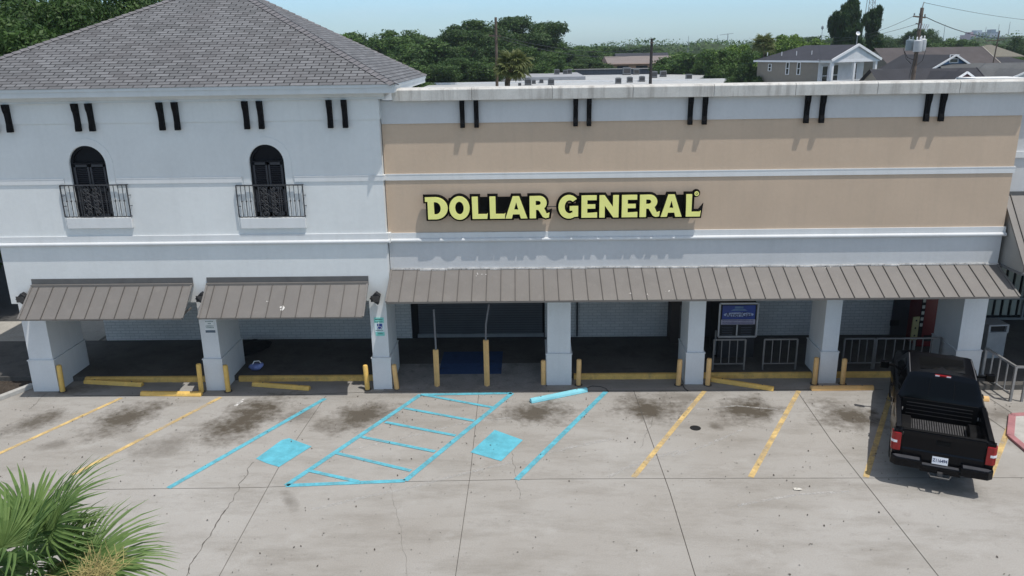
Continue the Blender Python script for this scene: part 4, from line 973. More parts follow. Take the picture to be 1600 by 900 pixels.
m = MB(); m.bar((-.08, .0, 0), (-.08, .02, .36), .03); m.bar((.08, .0, 0), (.08, .02, .36), .03); m.build('leg', STEELD, o)
m = MB()
for z in (.5, .75, 1.0): m.tube([(0, -.026, z), (0, -.02, z)], .03, 10)
m.build('button', DARK, o)
# trash bin
q = G(1546, 560, .15)
o = empty('trash_bin', (q.x + .1, q.y + .3, .15), R_(4), 'grey square trash bin with a dark opening beside the last column', 'trash bin')
m = MB(); m.box(-.3, .3, -.3, .3, 0, .82); m.build('body', mat('bin_grey', (.26, .27, .28), .6, .12, 3), o, bevel=.015)
m = MB(); m.box(-.32, .32, -.32, .32, .82, .86); m.box(-.32, -.25, -.32, .32, .86, 1.05); m.box(.25, .32, -.32, .32, .86, 1.05); m.box(-.32, .32, -.32, .32, 1.05, 1.1); m.build('hood', MATS['bin_grey'], o, bevel=.01)
m = MB(); m.box(-.24, .24, -.24, .24, .865, 1.045); m.build('opening', DARK, o)
# belongings on the walkway
q = G(401, 578, .15)
BAG = mat('blue_plastic_bag', (.16, .20, .42), .5, .3, 8)
bm = bmesh.new(); bmesh.ops.create_icosphere(bm, subdivisions=3, radius=.19)
rr = random.Random(1)
from mathutils import noise as mn
for v in bm.verts:
    n = mn.noise(v.co * 9 + Vector((3, 1, 2))); v.co *= 1 + .28 * n; v.co.z *= .62; v.co.z = max(v.co.z, -.10)
    if v.co.x > .1: v.co.z += (v.co.x - .1) * .8
me = bpy.data.meshes.new('bag'); bm.to_mesh(me); bm.free(); me.shade_smooth()
o = link('shopping_bag', me, None, BAG); o.location = (q.x, q.y, .26); o.scale = (1.15, .8, 1); tag(o, 'small blue and white plastic bag on the walkway kerb', 'bag')
m = MB(); m.tube([(-.08, -.05, .09), (-.02, -.08, .2), (.1, -.04, .2), (.15, 0, .1)], .016, 6); ob = m.build('handle', WHITE, o)
q = G(392, 556, .15)
bm = bmesh.new(); bmesh.ops.create_icosphere(bm, subdivisions=4, radius=.5)
for v in bm.verts:
    n = mn.noise(v.co * 3.5 + Vector((7, 1, 2))); v.co *= 1 + .35 * n; v.co.z = max(v.co.z * .42, -.12); v.co.x *= 1.25; v.co.y *= .8
me = bpy.data.meshes.new('pile'); bm.to_mesh(me); bm.free(); me.shade_smooth()
o = link('blanket_pile', me, None, mat('black_cloth', (.008, .008, .009), .95, .3, 5)); o.location = (q.x - .15, q.y + .45, .27); o.rotation_euler = (0, 0, R_(50)); tag(o, 'heap of black blankets in the shade beside the middle column', 'blankets')
# drain cover, hose
q = G(1086.5, 669)
m = MB(); m.tube([(0, 0, .002), (0, 0, .010)], .14, 24); o = m.build('drain_cover', mat('cast_iron', (.008, .008, .008), .6, .2, 12)); o.location = (q.x, q.y, 0); tag(o, 'small round black drain cover in the concrete bay', 'drain cover')
m = MB(); pts = [tuple(G(*p, .015)) for p in ((915, 607), (925, 603), (938, 604), (947, 607), (951, 612))]; m.tube(pts, .009, 6); tag(m.build('cable', IRON), 'short black cable curled by the cyan line end', 'cable')
m = MB(); pts = [tuple(G(*p, .015)) for p in ((1066, 600), (1070, 607), (1075, 611))]; m.tube(pts, .012, 6); tag(m.build('cable', IRON), 'short black cable at the foot of the second store column', 'cable')

aws = [o_ for o_ in cb_.children if o_.name.startswith('awning')]
def on_awning(px, py, a, b, lift=.02):     # point of the photo carried onto the sloping sheet through a and b (y, z)
    rr_ = ray(px, py); n_ = Vector((0, -(b[1] - a[1]), b[0] - a[0])); t = n_.dot(Vector((0, a[0], a[1])) - Vector((0, 0, CAM_H))) / n_.dot(rr_)
    p = rr_ * t + Vector((0, 0, CAM_H)); n_.normalize(); n_ = n_ if n_.z > 0 else -n_; return p + n_ * lift
SPL = mat('white_splash', (.72, .71, .68), .8, .1, 20)
rs = random.Random(9)
def splash(cx, cy, n, sp, a, b, s0, s1, parent):
    m = MB()
    for k in range(n):
        x, y = rs.gauss(cx, sp), rs.gauss(cy, sp * .6); s = rs.uniform(s0, s1); k_ = [on_awning(x + s * math.cos(t) * rs.uniform(.6, 1.3), y + s * .8 * math.sin(t) * rs.uniform(.6, 1.3), a, b, .006) for t in np.linspace(0, 6.283, 8)[:-1]]
        m.poly(k_)
    m.build('bird_mess', SPL, parent)
splash(441, 480, 9, 2.2, (YT - .10, 3.24), (20.40, 2.56), .8, 2.2, aws[1]); splash(418, 471, 2, .8, (YT - .10, 3.24), (20.40, 2.56), .5, 1.0, aws[1])
for (cx, cy, n, sp) in ((1044, 455, 5, 3), (985, 458, 4, 2.5), (750, 429, 6, 4), (1010, 461, 3, 2), (1290, 419, 4, 3)): splash(cx, cy, n, sp, (YM - .005, 3.56), (20.42, 2.97), .3, .8, aw)

# scraps
q = G(1247, 765); m = MB(); s_ = random.Random(3)
m.poly([(-.09, -.04, .012), (.02, -.06, .03), (.10, -.01, .010), (.03, .02, .035)]); m.poly([(-.09, -.04, .012), (.03, .02, .035), (-.02, .06, .014), (-.10, .03, .03)])
o = m.build('paper_scrap', mat('scrap_paper', (.55, .53, .48), .8, .2, 20)); o.location = (q.x, q.y, 0); tag(o, 'crumpled pale paper scrap on the open concrete', 'paper scrap')
m = MB(); strip_px(m, [(368, 634), (374, 629), (379, 627)], .10, .005); strip_px(m, [(374, 629), (383, 622)], .05, .005); tag(m.build('paint_spill', worn_paint('white_spill', (.75, .74, .72), .48, .1, 9, .9)), kind='structure')

# ================================================================== BLACK PICKUP
PAINT = mat('black_car_paint', (0.0022, 0.0024, 0.004), 0.22, 0.1, 1.2, coat=0.05, spec=0.16)
PLAST = mat('black_trim_plastic', (0.004, 0.004, 0.0045), 0.7, 0.15, 8, bump=.1, spec=.15)
BUMP_T = mat('scuffed_step_pad', (0.05, 0.052, 0.06), 0.5, 0.2, 12)
TGLASS = mat('tinted_car_glass', (0.002, 0.0025, 0.003), 0.06, 0.05, 1, spec=0.14)
REDL = mat('red_tail_lens', (0.28, 0.006, 0.008), 0.2, 0.2, 20, coat=.1)
TYRE = mat('tyre_rubber', (0.015, 0.015, 0.015), 0.85, 0.15, 10, bump=.2)
RIM = mat('dark_alloy', (0.09, 0.09, 0.095), 0.3, 0.1, 10, metal=.8)
tk = empty('pickup_truck', (8.98, 15.72, 0), R_(-23.5), 'glossy black crew cab pickup parked nose-in with an empty bed', 'pickup truck')
WR, WF = 1.22, 4.92
def zarch(y, z):
    for c in (WR, WF):
        d = abs(y - c)
        if d < .47: z = max(z, .42 + math.sqrt(.47 ** 2 - d * d))
    return z
def wsc(y):
    if y > 4.5: return 1 - .10 * ((y - 4.5) / 1.25) ** 2
    if y < .25: return .985 + .015 * y / .25
    return 1
SIDE = [(.90, .46), (.975, .58), (1.005, .80), (1.012, .98), (.995, 1.12), (.968, 1.22)]
ST = sorted(set([0, .12, .25] + [round(v, 3) for c in (WR, WF) for v in np.linspace(c - .47, c + .47, 15)] + [1.86, 1.9, 2.3, 2.7, 3.1, 3.5, 3.9, 4.2, 5.5, 5.62, 5.7]))
def side_pts(y, s, off=0):
    fl = .022 * max(0, 1 - min(abs(y - WR), abs(y - WF)) / .62)
    dz = 0 if y < 4.3 else -.10 * ((y - 4.3) / 1.4) ** 1.5
    return [(s * (x + off + fl * (z < 1.15)) * wsc(y), y, zarch(y, z + (dz if z > 1.0 else 0))) for x, z in SIDE]
mb = MB()
def skin(mb, rows, flip=False):
    for i in range(len(rows) - 1):
        for k in range(len(rows[i]) - 1):
            q = [rows[i][k], rows[i][k + 1], rows[i + 1][k + 1], rows[i + 1][k]]
            # drop collapsed faces
            u = []
            for p in q:
                if not any((Vector(p) - Vector(w)).length < 1e-4 for w in u): u.append(p)
            if len(u) > 2: mb.poly(u[::-1] if flip else u)
for s in (-1, 1): skin(mb, [side_pts(y, s) for y in ST])
# bed rails and inner walls
for s in (-1, 1):
    rows = []
    for y in (0.06, .3, .9, 1.5, 1.88):
        rows.append([(s * .968 * wsc(y), y, 1.22), (s * .962, y, 1.30), (s * .945, y, 1.335), (s * .85, y, 1.342), (s * .835, y, 1.32), (s * .815, y, 1.10), (s * .80, y, .82)])
    skin(mb, rows)
    mb.poly([(s * .968, .0, 1.22), (s * .962, .06, 1.30), (s * .83, .06, 1.33), (s * .82, .0, 1.2)])
# hood
rows = []
for y in (4.15, 4.4, 4.8, 5.2, 5.5, 5.66):
    k = (y - 4.15) / 1.5; zz = 1.27 - .12 * k ** 2; w = wsc(y)
    e = side_pts(y, 1)[-1]
    rows.append([(-e[0], y, e[2]), (-.86 * w, y, zz), (-.55 * w, y, zz + .045), (-.4 * w, y, zz + .02), (0, y, zz + .035), (.4 * w, y, zz + .02), (.55 * w, y, zz + .045), (.86 * w, y, zz), (e[0], y, e[2])])
skin(mb, rows)
mb.poly([rows[-1][k] for k in range(9)] + [(.85, 5.7, .62), (-.85, 5.7, .62)])
# cab
CS = [(.968, 1.22), (.945, 1.30), (.90, 1.36), (.755, 1.78), (.71, 1.865), (.62, 1.905), (.3, 1.925), (0, 1.93)]
def yr(z): return 1.90 + max(0, z - 1.30) * .38
def yf(z): return 4.42 - max(0, z - 1.28) * 1.40
rows = []
for t in np.linspace(0, 1, 9):
    left = [(-x, yr(z) + (yf(z) - yr(z)) * t, z) for x, z in CS]; right = [(-p[0], p[1], p[2]) for p in left[:-1]][::-1]
    rows.append(left + right)
skin(mb, rows); mb.poly(rows[0][::-1]); mb.poly(rows[-1])
mb.poly([(-.968, 1.9, 1.22), (.968, 1.9, 1.22), (.9, 1.9, .5), (-.9, 1.9, .5)])
body = mb.build('body', PAINT, tk)
for m_i in body.data.polygons: m_i.use_smooth = True
bmx = bmesh.new(); bmx.from_mesh(body.data); bmesh.ops.remove_doubles(bmx, verts=bmx.verts, dist=.002); bmesh.ops.recalc_face_normals(bmx, faces=bmx.faces); bmx.to_mesh(body.data); bmx.free()
body.data.set_sharp_from_angle(angle=R_(32))
# underside and wheel wells
m = MB(); m.box(-.55, .55, .2, 5.5, .38, .60); 
for c in (WR, WF): m.box(-.84, .84, c - .48, c + .48, .55, .755)
m.build('chassis', PLAST, tk)
# bed
m = MB(); m.box(-.80, .80, .06, 1.86, .76, .80); m.box(-.80, .80, 1.86, 1.895, .78, 1.30)
for s in (-1, 1): m.prism([(WR - .42, .80), (WR - .36, .98), (WR - .2, 1.04), (WR + .2, 1.04), (WR + .36, .98), (WR + .42, .80)], s * .60, s * .81, 'x')
bl = m.build('bed_liner', PLAST, tk)
m = MB(); RIB = mat('worn_bed_rib', (.085, .085, .088), .5, .35, 12, dirt_amt=.5, dirt=(.03, .03, .03))
for k in range(25):
    x = -.62 + 1.24 * k / 24
    if abs(x) < .55 or True: m.box(x - .012, x + .012, .10, 1.80 if abs(x) < .58 else .7, .80, .814)
m.build('bed_ribs', RIB, bl)
m = MB()
for z in (.92, 1.02, 1.12, 1.2): m.box(-.7, .7, 1.845, 1.862, z, z + .012)
m.build('bulkhead_ribs', mat('bulkhead_rib', (.03, .03, .032), .5), bl)
for s in (-1, 1):
    for y in (.22, 1.62):
        m = MB(); m.tube([(s * .79, y + .035 * math.cos(t), 1.12 + .035 * math.sin(t)) for t in np.linspace(0, 6.283, 13)], .009, 6); m.build('tie_down', STEEL, bl)
# cab glass
def proud(pts, n, o): return [tuple(Vector(p) + Vector(n) * o) for p in pts]
m = MB(); P4 = [(-.80, yr(1.39), 1.39), (.80, yr(1.39), 1.39), (.70, yr(1.80), 1.80), (-.70, yr(1.80), 1.80)]; m.poly(proud(P4, (0, -1, .3), .008)); m.build('rear_window', TGLASS, tk)
m = MB()
for x in (-.27, .27): m.bar((x, yr(1.39) - .012, 1.39), (x * .95, yr(1.80) - .012, 1.80), .012)
m.build('window_divider', PLAST, tk)
m = MB(); P4 = [(-.84, yf(1.36), 1.36), (.84, yf(1.36), 1.36), (.70, yf(1.84), 1.84), (-.70, yf(1.84), 1.84)]; m.poly(proud(P4, (0, .6, .7), .008)[::-1]); m.build('windscreen', TGLASS, tk)
for s in (-1, 1):
    for (t0, t1) in ((.06, .40), (.45, .90)):
        q = []
        for t, (x, z) in ((t0, (.893, 1.385)), (t1, (.893, 1.385)), (t1 - (.1 if t1 > .8 else 0), (.762, 1.765)), (t0 + .02, (.762, 1.765))):
            q.append((s * (x + .008), yr(z) + (yf(z) - yr(z)) * t, z + .003))
        m = MB(); m.poly(q); m.build('side_window', TGLASS, tk)
# roof: sunroof, ditch mouldings, brake lamp
m = MB(); m.poly([(-.48, 2.35, 1.928), (.48, 2.35, 1.928), (.48, 3.2, 1.934), (-.48, 3.2, 1.934)]); m.build('sunroof', TGLASS, tk)
for s in (-1, 1):
    m = MB(); m.tube([(s * .70, 2.12, 1.878), (s * .70, 2.8, 1.886), (s * .695, 3.5, 1.875)], .011, 6); m.build('roof_moulding', mat('satin_moulding', (.22, .22, .23), .35, .1, 4, metal=.5), tk)
m = MB(); m.box(-.17, .17, 2.085, 2.16, 1.862, 1.902); bl3 = m.build('brake_lamp', REDL, tk, bevel=.008)
for s in (-1, 1):
    m = MB(); m.box(s * .12 - .045, s * .12 + .045, 2.075, 2.09, 1.868, 1.895); m.build('cargo_lamp', mat('lamp_clear', (.75, .74, .78), .15, .05, 9, coat=.5), bl3)
# doors with handles
DY = [(1.95, 2.95), (2.99, 4.05)]
for s in (-1, 1):
    for (a_, b_) in DY:
        m = MB(); ys_ = np.linspace(a_, b_, 5); skin(m, [side_pts(y, s, .006)[0:] for y in ys_ if True]); dr = m.build('door', PAINT, tk, smooth=True)
        m = MB(); m.bar((s * 1.03, a_ + .08, 1.08), (s * 1.03, a_ + .30, 1.085), .03, .03); m.build('handle', PAINT, dr, bevel=.006)
# tailgate
m = MB(); m.prism([(-.012, .62), (-.02, .70), (-.02, .86), (-.006, .90), (-.006, 1.2), (-.03, 1.27), (-.035, 1.325), (.065, 1.335), (.075, 1.30), (.075, .62)], -.80, .80, 'x')
tg = m.build('tailgate', PAINT, tk, bevel=.008)
m = MB(); m.box(-.80, .80, -.03, .07, 1.336, 1.346); m.build('top_cap', PLAST, tg, bevel=.004)
m = MB(); m.box(-.14, .14, -.022, -.004, 1.07, 1.17); h_ = m.build('handle', PLAST, tg, bevel=.01)
for s in (-1, 1):       # corner posts and lamps
    m = MB(); m.prism([(s * .81, -.0), (s * .985, .0), (s * 1.0, .10), (s * .81, .12)], .60, 1.30, 'z'); m.build('corner_post', PAINT, tk, bevel=.01)
    m = MB(); m.prism([(s * .825, -.022), (s * .96, -.022), (s * 1.018, .03), (s * 1.024, .15), (s * .99, .16), (s * .825, .10)], .80, 1.225, 'z'); lm = m.build('tail_light', REDL, tk, bevel=.012)
    m = MB(); m.prism([(s * .90, -.028), (s * .965, -.028), (s * 1.024, .03), (s * 1.03, .09), (s * .90, .0)], .985, 1.04, 'z'); m.build('reverse_lamp', mat('lamp_clear', (.75, .74, .78), .15, .05, 9, coat=.5), lm)
# rear bumper
m = MB()
for s in (-1, 1):
    m.prism([(s * .38, -.17), (s * .90, -.16), (s * 1.0, -.06), (s * 1.0, .16), (s * .96, .16), (s * .94, .0), (s * .38, .0)], .50, .70, 'z')
m.prism([(-.40, -.12), (.40, -.12), (.40, .0), (-.40, .0)], .44, .60, 'z')
bp_ = m.build('bumper', PAINT, tk, bevel=.014)
m = MB()
for s in (-1, 1): m.prism([(s * .42, -.155), (s * .88, -.145), (s * .96, -.06), (s * .90, -.02), (s * .42, -.02)], .70, .712, 'z')
m.box(-.36, .36, -.115, -.02, .60, .612); m.build('step_pad', BUMP_T, bp_)
m = MB(); m.tube([(-.22, -.10, .42), (-.18, -.22, .40), (.18, -.22, .40), (.22, -.10, .42)], .02, 8); m.box(-.05, .05, -.2, .1, .40, .50); m.build('hitch', mat('dull_hitch_steel', (.05, .05, .052), .5), tk)
m = MB(); m.prism([(-.155, -.0), (.155, 0), (.155, .006), (-.155, .006)], .0, .17, 'z'); pl = m.build('licence_plate', mat('plate_white', (.66, .68, .72), .4, .06, 20), tk); pl.location = (-.02, -.055, .635); pl.rotation_euler = (R_(-12), 0, 0)
me = text_mesh('Z116494', .098, .003, .0015)
for v in me.vertices: v.co = (v.co.x * .80, -.004 - v.co.z, .085 + v.co.y)
link('lettering', me, pl, mat('plate_ink', (.02, .03, .10), .5))
# front end
m = MB(); m.box(-.62, .62, 5.68, 5.76, .62, 1.06); m.build('grille', PLAST, tk, bevel=.02)
m = MB(); m.box(-.93, .93, 5.55, 5.85, .42, .66); m.build('front_bumper', PAINT, tk, bevel=.04)
for s in (-1, 1):
    m = MB(); m.box(s * .78 - .13, s * .78 + .13, 5.55, 5.72, .78, 1.02); m.build('headlight', mat('lamp_clear', (.75, .74, .78), .15, .05, 9, coat=.5), tk, bevel=.02)
    # mirror
    m = MB(); m.bar((s * .94, 3.92, 1.30), (s * 1.12, 3.88, 1.34), .05, .05); mo = m.build('mirror', PLAST, tk)
    m = MB(); m.box(s * 1.22 - .11, s * 1.22 + .11, 3.80, 3.93, 1.24, 1.44); m.build('housing', PAINT, mo, bevel=.03)
    m = MB(); m.box(s * 1.22 - .09, s * 1.22 + .09, 3.792, 3.80, 1.26, 1.42); m.build('glass', TGLASS, mo)
for s in (-1, 1):
    for c in (WR, WF):
        w = empty('wheel', (s * .84, c, .40), 0); w.parent = tk
        ty = MB(); pr_ = [(.27, -.12), (.36, -.135), (.392, -.12), (.40, -.06), (.40, .06), (.392, .12), (.36, .135), (.27, .12)]
        n = 36; b0 = len(ty.v)
        for r_2, xx in pr_:
            for k in range(n): t = 6.28318 * k / n; ty.v.append((xx, r_2 * math.cos(t), r_2 * math.sin(t)))
        for i in range(len(pr_) - 1):
            for k in range(n): k2 = (k + 1) % n; ty.f.append((b0 + i * n + k, b0 + i * n + k2, b0 + (i + 1) * n + k2, b0 + (i + 1) * n + k)); ty.mi.append(0)
        ty.build('tyre', TYRE, w, smooth=True)
        rm = MB(); rm.tube([(s * -.10, 0, 0), (s * .07, 0, 0)], .27, 28); rm.build('rim', mat('rim_shadow', (.02, .02, .02), .5), w)
        sp_ = MB()
        for k in range(6):
            t = 6.283 * k / 6; sp_.bar((s * .09, 0, 0), (s * .10, .26 * math.cos(t), .26 * math.sin(t)), .06, .03, up=(1, 0, 0))
        sp_.tube([(s * .06, 0, 0), (s * .125, 0, 0)], .07, 14)
        q_ = [(s * .10, .262 * math.cos(t), .262 * math.sin(t)) for t in np.linspace(0, 6.283, 29)]; sp_.tube(q_, .018, 6, False); sp_.build('spokes', RIM, w)

# ================================================================== TREES
NPR = np.random.RandomState(7)
def leaf_mesh(name, lobes, n, size, droop=0.0, flat=0.5, stray=.07):
    """n small leaf sprays, four-cornered, spread through the outer shells of the lobes"""
    lobes = np.array(lobes, float); vol = (lobes[:, 3] * lobes[:, 4] + lobes[:, 3] * lobes[:, 5]); pr = vol / vol.sum()
    idx = NPR.choice(len(lobes), n, p=pr); d = NPR.normal(size=(n, 3)); d /= np.linalg.norm(d, axis=1)[:, None]
    r = 1 - .62 * NPR.rand(n) ** 1.6 + NPR.normal(size=n) * stray
    # ripple each lobe so that the outline is uneven
    rip = 1 + .13 * np.sin(d[:, 0] * 7 + idx * 1.7) * np.sin(d[:, 1] * 6 + idx) + .12 * np.sin(d[:, 2] * 9 + idx * 2.3)
    c = lobes[idx, :3] + d * lobes[idx, 3:6] * (r * rip)[:, None]
    nr = d + NPR.normal(size=(n, 3)) * .75; nr[:, 2] += .35; nr /= np.linalg.norm(nr, axis=1)[:, None]
    a = NPR.normal(size=(n, 3)); u = np.cross(nr, a); u /= np.linalg.norm(u, axis=1)[:, None]; v = np.cross(nr, u); v[:, 2] -= droop; 
    s = size * (.55 + .9 * NPR.rand(n))[:, None]
    P = np.empty((n, 4, 3)); P[:, 0] = c - u * s * .5 * flat; P[:, 1] = c - v * s * .6; P[:, 2] = c + u * s * .5 * flat * 1.2; P[:, 3] = c + v * s * .65
    P[:, 1] += nr * s * .12; P[:, 3] -= nr * s * .1
    me = bpy.data.meshes.new(name); me.vertices.add(n * 4); me.vertices.foreach_set('co', P.reshape(-1))
    me.loops.add(n * 4); me.loops.foreach_set('vertex_index', np.arange(n * 4, dtype=np.int32))
    me.polygons.add(n); me.polygons.foreach_set('loop_start', np.arange(0, n * 4, 4, dtype=np.int32)); me.polygons.foreach_set('loop_total', np.full(n, 4, dtype=np.int32))
    me.update(calc_edges=True); me.validate(); return me
def oak_lobes(seed, k=34, rx=.5, rz=.36):     # crown in a unit box: width 1, z 0..1 is the whole tree height
    r = random.Random(seed); out = []
    for i in range(k):
        t = r.uniform(0, 6.283); q = r.uniform(0, 1) ** .6 * .37; z = r.uniform(.36, .90) - q * .28
        s = r.uniform(.065, .135); out.append((q * math.cos(t), q * math.sin(t), z, s, s, s * r.uniform(.6, .85)))
    for i in range(5):
        t = r.uniform(0, 6.283); out.append((.12 * math.cos(t), .12 * math.sin(t), r.uniform(.45, .68), .19, .19, .16))
    return out
BARK = mat('brown_bark', (.07, .055, .042), .95, .3, 6, bump=.8, bscale=12)
LF_D = leaf('oak_leaf', (0.0159, 0.0415, 0.0098), (0.0708, 0.1342, 0.0268))
LF_M = leaf('elm_leaf', (0.0244, 0.0610, 0.0134), (0.0976, 0.1769, 0.0342))
LF_B = leaf('bright_leaf', (0.06, 0.12, 0.016), (0.17, 0.28, 0.035))
LF_I = leaf('ivy_leaf', (0.008, 0.026, 0.006), (0.035, 0.085, 0.015))
def trunk_mesh(seed):
    r = random.Random(seed); m = MB(); m.tube([(0, 0, 0), (.005, .003, .2), (.0, .0, .42), (.01, 0, .6)], [.03, .022, .018, .008], 8)
    for k in range(7):
        t = r.uniform(0, 6.283); z = r.uniform(.25, .45); l = r.uniform(.16, .3)
        m.tube([(0, 0, z), (l * .5 * math.cos(t), l * .5 * math.sin(t), z + .12), (l * math.cos(t), l * math.sin(t), z + .28)], [.013, .009, .003], 6)
    return m.mesh('trunk')
CROWN = {}
def crown_of(key, n, size, matl, scale):
    # leaves are meshed at real size: build for nominal width/height, then stored per kind
    if key not in CROWN:
        seed = sum(ord(c_) for c_ in key); lob = [(x * scale[0], y * scale[0], z * scale[1], a * scale[0], b * scale[0], c * scale[1]) for x, y, z, a, b, c in oak_lobes(seed, 36)]
        me = leaf_mesh('crown', lob, n, size); me.materials.append(matl)
        tm = trunk_mesh(seed); 
        for v in tm.vertices: v.co = (v.co.x * scale[0], v.co.y * scale[0], v.co.z * scale[1])
        tm.materials.append(BARK); CROWN[key] = (me, tm, scale)
    return CROWN[key]
KIND = {'near_oak': (170000, .145, LF_D, (13, 13)), 'oak_a': (85000, .23, LF_D, (13, 13)), 'oak_b': (85000, .23, LF_D, (13, 13)), 'oak_c': (55000, .27, LF_M, (12, 12)), 'elm': (45000, .27, LF_M, (11, 12)), 'bright': (40000, .24, LF_B, (8, 9)), 'shrub': (36000, .23, LF_M, (8, 7))}
def tree(px, ytop, Y, width, kind, label, rot=0, group='trees beyond the store roof', name='tree', ground=-.3, cat='tree', yaw_=None):
    q = W(px, ytop, Y); h = q.z - ground
    me, tm, sc_ = crown_of(kind, *KIND[kind])
    o = empty(name, (q.x, Y, ground), rot, label, cat, group)
    fx, fz = width / (sc_[0] * .95), h / (sc_[1] * .97)
    for nm, mm in (('crown', me), ('trunk', tm)):
        c = bpy.data.objects.new(nm, mm); COL.objects.link(c); c.parent = o; c.scale = (fx, fx, fz)
    return o
T = tree
# behind the hipped roof, left
T(20, -70, 40, 13, 'near_oak', 'dark oak filling the upper left corner behind the shingle roof', .4)
T(190, -60, 47, 12, 'near_oak', 'dark oak just right of the corner oak, above the roof hip', 1.3)
T(110, -40, 60, 14, 'near_oak', 'mid green oak between and behind the two dark corner oaks', 2.2)
T(-150, -40, 30, 13, 'near_oak', 'dark oak beyond the left frame edge shading the sidewalk', .9)
T(-110, 120, 34, 9, 'shrub', 'low dense shrubs at the left frame edge behind the corner block', .3, name='shrub', cat='shrub')
T(-60, 250, 29.5, 5, 'shrub', 'dark hedge bush close to the left side of the corner block', 2.3, name='shrub', cat='shrub')
T(533, 38, 95, 6, 'bright', 'yellow-green tree top peeping over the right roof slope', .5)
# middle group
T(600, 36, 150, 17, 'elm', 'bushy tree at the left end of the middle row', .2)
T(655, 44, 140, 19, 'oak_c', 'mid green tree with a rounded top beside the roof tip', 1.2)
T(712, 34, 145, 18, 'oak_a', 'dark oak left of the wooden pole', 2.4)
T(762, 14, 160, 20, 'oak_b', 'tall dark oak behind the wooden pole', .6)
T(824, 12, 165, 21, 'oak_a', 'tallest dark oak, its right side open to the sky', 1.0)
T(846, 62, 152, 13, 'oak_c', 'lower green tree at the foot of the tallest oak', 2.0)
T(700, 78, 125, 17, 'oak_b', 'low dark tree in front of the middle row', 3.0)
T(620, 84, 120, 14, 'oak_c', 'low green tree behind the tip of the shingle roof', 1.5)
T(745, 92, 128, 12, 'elm', 'low bushy tree just left of the wooden pole', .5)
T(925, 64, 215, 26, 'oak_c', 'broad treetop right of the tallest oak', .3)
T(890, 70, 178, 17, 'oak_b', 'dark treetop tucked right of the tallest oak', 1.7)
T(962, 68, 250, 22, 'oak_a', 'distant dark treetop left of the brick building', 2.7)
T(905, 84, 170, 15, 'oak_b', 'low dark tree above the grey warehouse roof', 2.9)
T(1013, 67, 290, 12, 'oak_a', 'small distant treetop behind the thin dark pole', 1.1)
T(1050, 74, 260, 20, 'oak_c', 'distant green treetop right of the thin dark pole', .9)
T(1085, 73, 150, 15, 'shrub', 'pale green bushy tree right of the brick building', .4)
T(1045, 96, 165, 10, 'shrub', 'low dark bush at the right end of the brick wall', 2.1, name='shrub', cat='shrub')
T(1112, 84, 145, 11, 'elm', 'low mid green tree behind the white roof end', 1.4)
T(1138, 67, 125, 10, 'elm', 'shaggy green tree left of the palm by the taupe house', 2.9)
T(1160, 61, 135, 10, 'bright', 'light green tree left of the taupe house', .1)
T(1176, 88, 105, 6.5, 'oak_a', 'dark tree against the left wall of the taupe house', .8)
T(1222, 45, 150, 12, 'bright', 'bright lime green tree above the taupe house roof', 1.9)
T(1254, 52, 155, 12, 'bright', 'lower lime green tree right of the brightest tree', 2.6)
T(1280, 50, 230, 17, 'oak_a', 'dark distant tree left of the ivy-clad tree', .5)
T(1375, 42, 210, 13, 'oak_b', 'dark tree between the ivy-clad tree and the big utility pole', 1.5)
T(1362, 62, 150, 8, 'elm', 'green tree rising behind the porch gable', .7)
T(1405, 54, 240, 15, 'oak_a', 'dark tree left of the big utility pole', 2.2)
T(1449, 33, 210, 12.5, 'oak_b', 'dark domed tree behind the big utility pole', .4)
T(1465, 52, 200, 12, 'oak_c', 'green tree right of the domed tree', 1.1)
T(1495, 54, 215, 12, 'elm', 'green tree beside the distant towers', 1.9)
T(1520, 64, 200, 8, 'oak_c', 'lowest green tree under the distant towers', .2)
T(1582, 56, 190, 13, 'oak_a', 'dark tree at the right end of the skyline', 3.3)
T(1612, 44, 180, 11, 'oak_b', 'dark tree cut by the right frame edge', 2.8)
T(1600, 84, 150, 9, 'elm', 'low green tree over the grey roofs at the right edge', .6)
T(1245, 62, 280, 18, 'oak_c', 'distant tree behind the lime green trees', 1.6)
T(1325, 66, 220, 16, 'oak_b', 'dark tree at the foot of the ivy-clad tree', 2.0)

# the ivy-clad tree: two leaning columns hung with creeper
def ivy_tree(Y, lobes_px, n, label, bx):
    base = W(bx, 90, Y)
    o = empty('ivy_tree', (base.x, Y, -.3), 0, label, 'tree')
    lob = []
    sc_ = Y / F_PX
    for (x, y, rx, ry) in lobes_px:
        q = W(x, y, Y); lob.append((q.x - base.x, NPR.uniform(-.5, .5), q.z + .3, rx * sc_, rx * sc_ * .9, ry * sc_))
    me = leaf_mesh('crown', lob, n * 2, .30, droop=1.2, flat=.4); link('crown', me, o, LF_I)
    top = W(lobes_px[0][0], lobes_px[0][1], Y)
    m = MB(); m.tube([(0, 0, 0), (0, 0, 6), (top.x - base.x, 0, top.z + .3)], [.5, .4, .12], 8); m.build('trunk', BARK, o)
ivy_tree(138, [(1333, 8, 9, 10), (1327, 19, 12, 12), (1318, 29, 11, 13), (1308, 33, 9, 12), (1299, 37, 4.5, 11), (1336, 30, 8, 22), (1322, 48, 13, 16), (1334, 55, 11, 22), (1310, 50, 6, 12), (1322, 72, 17, 14), (1301, 50, 2.5, 8), (1338, 76, 9, 12)], 22000, 'tall dark tree smothered in hanging ivy behind the taupe house', 1326)
ivy_tree(141, [(1373, 17, 5, 6), (1367, 21, 7, 6), (1360, 27, 7, 6), (1353, 33, 6, 6), (1373, 28, 4.5, 13), (1367, 38, 7, 10), (1364, 55, 8, 14), (1366, 72, 11, 13), (1357, 40, 4, 9)], 13000, 'shorter ivy-hung tree leaning right of the tall one', 1362)

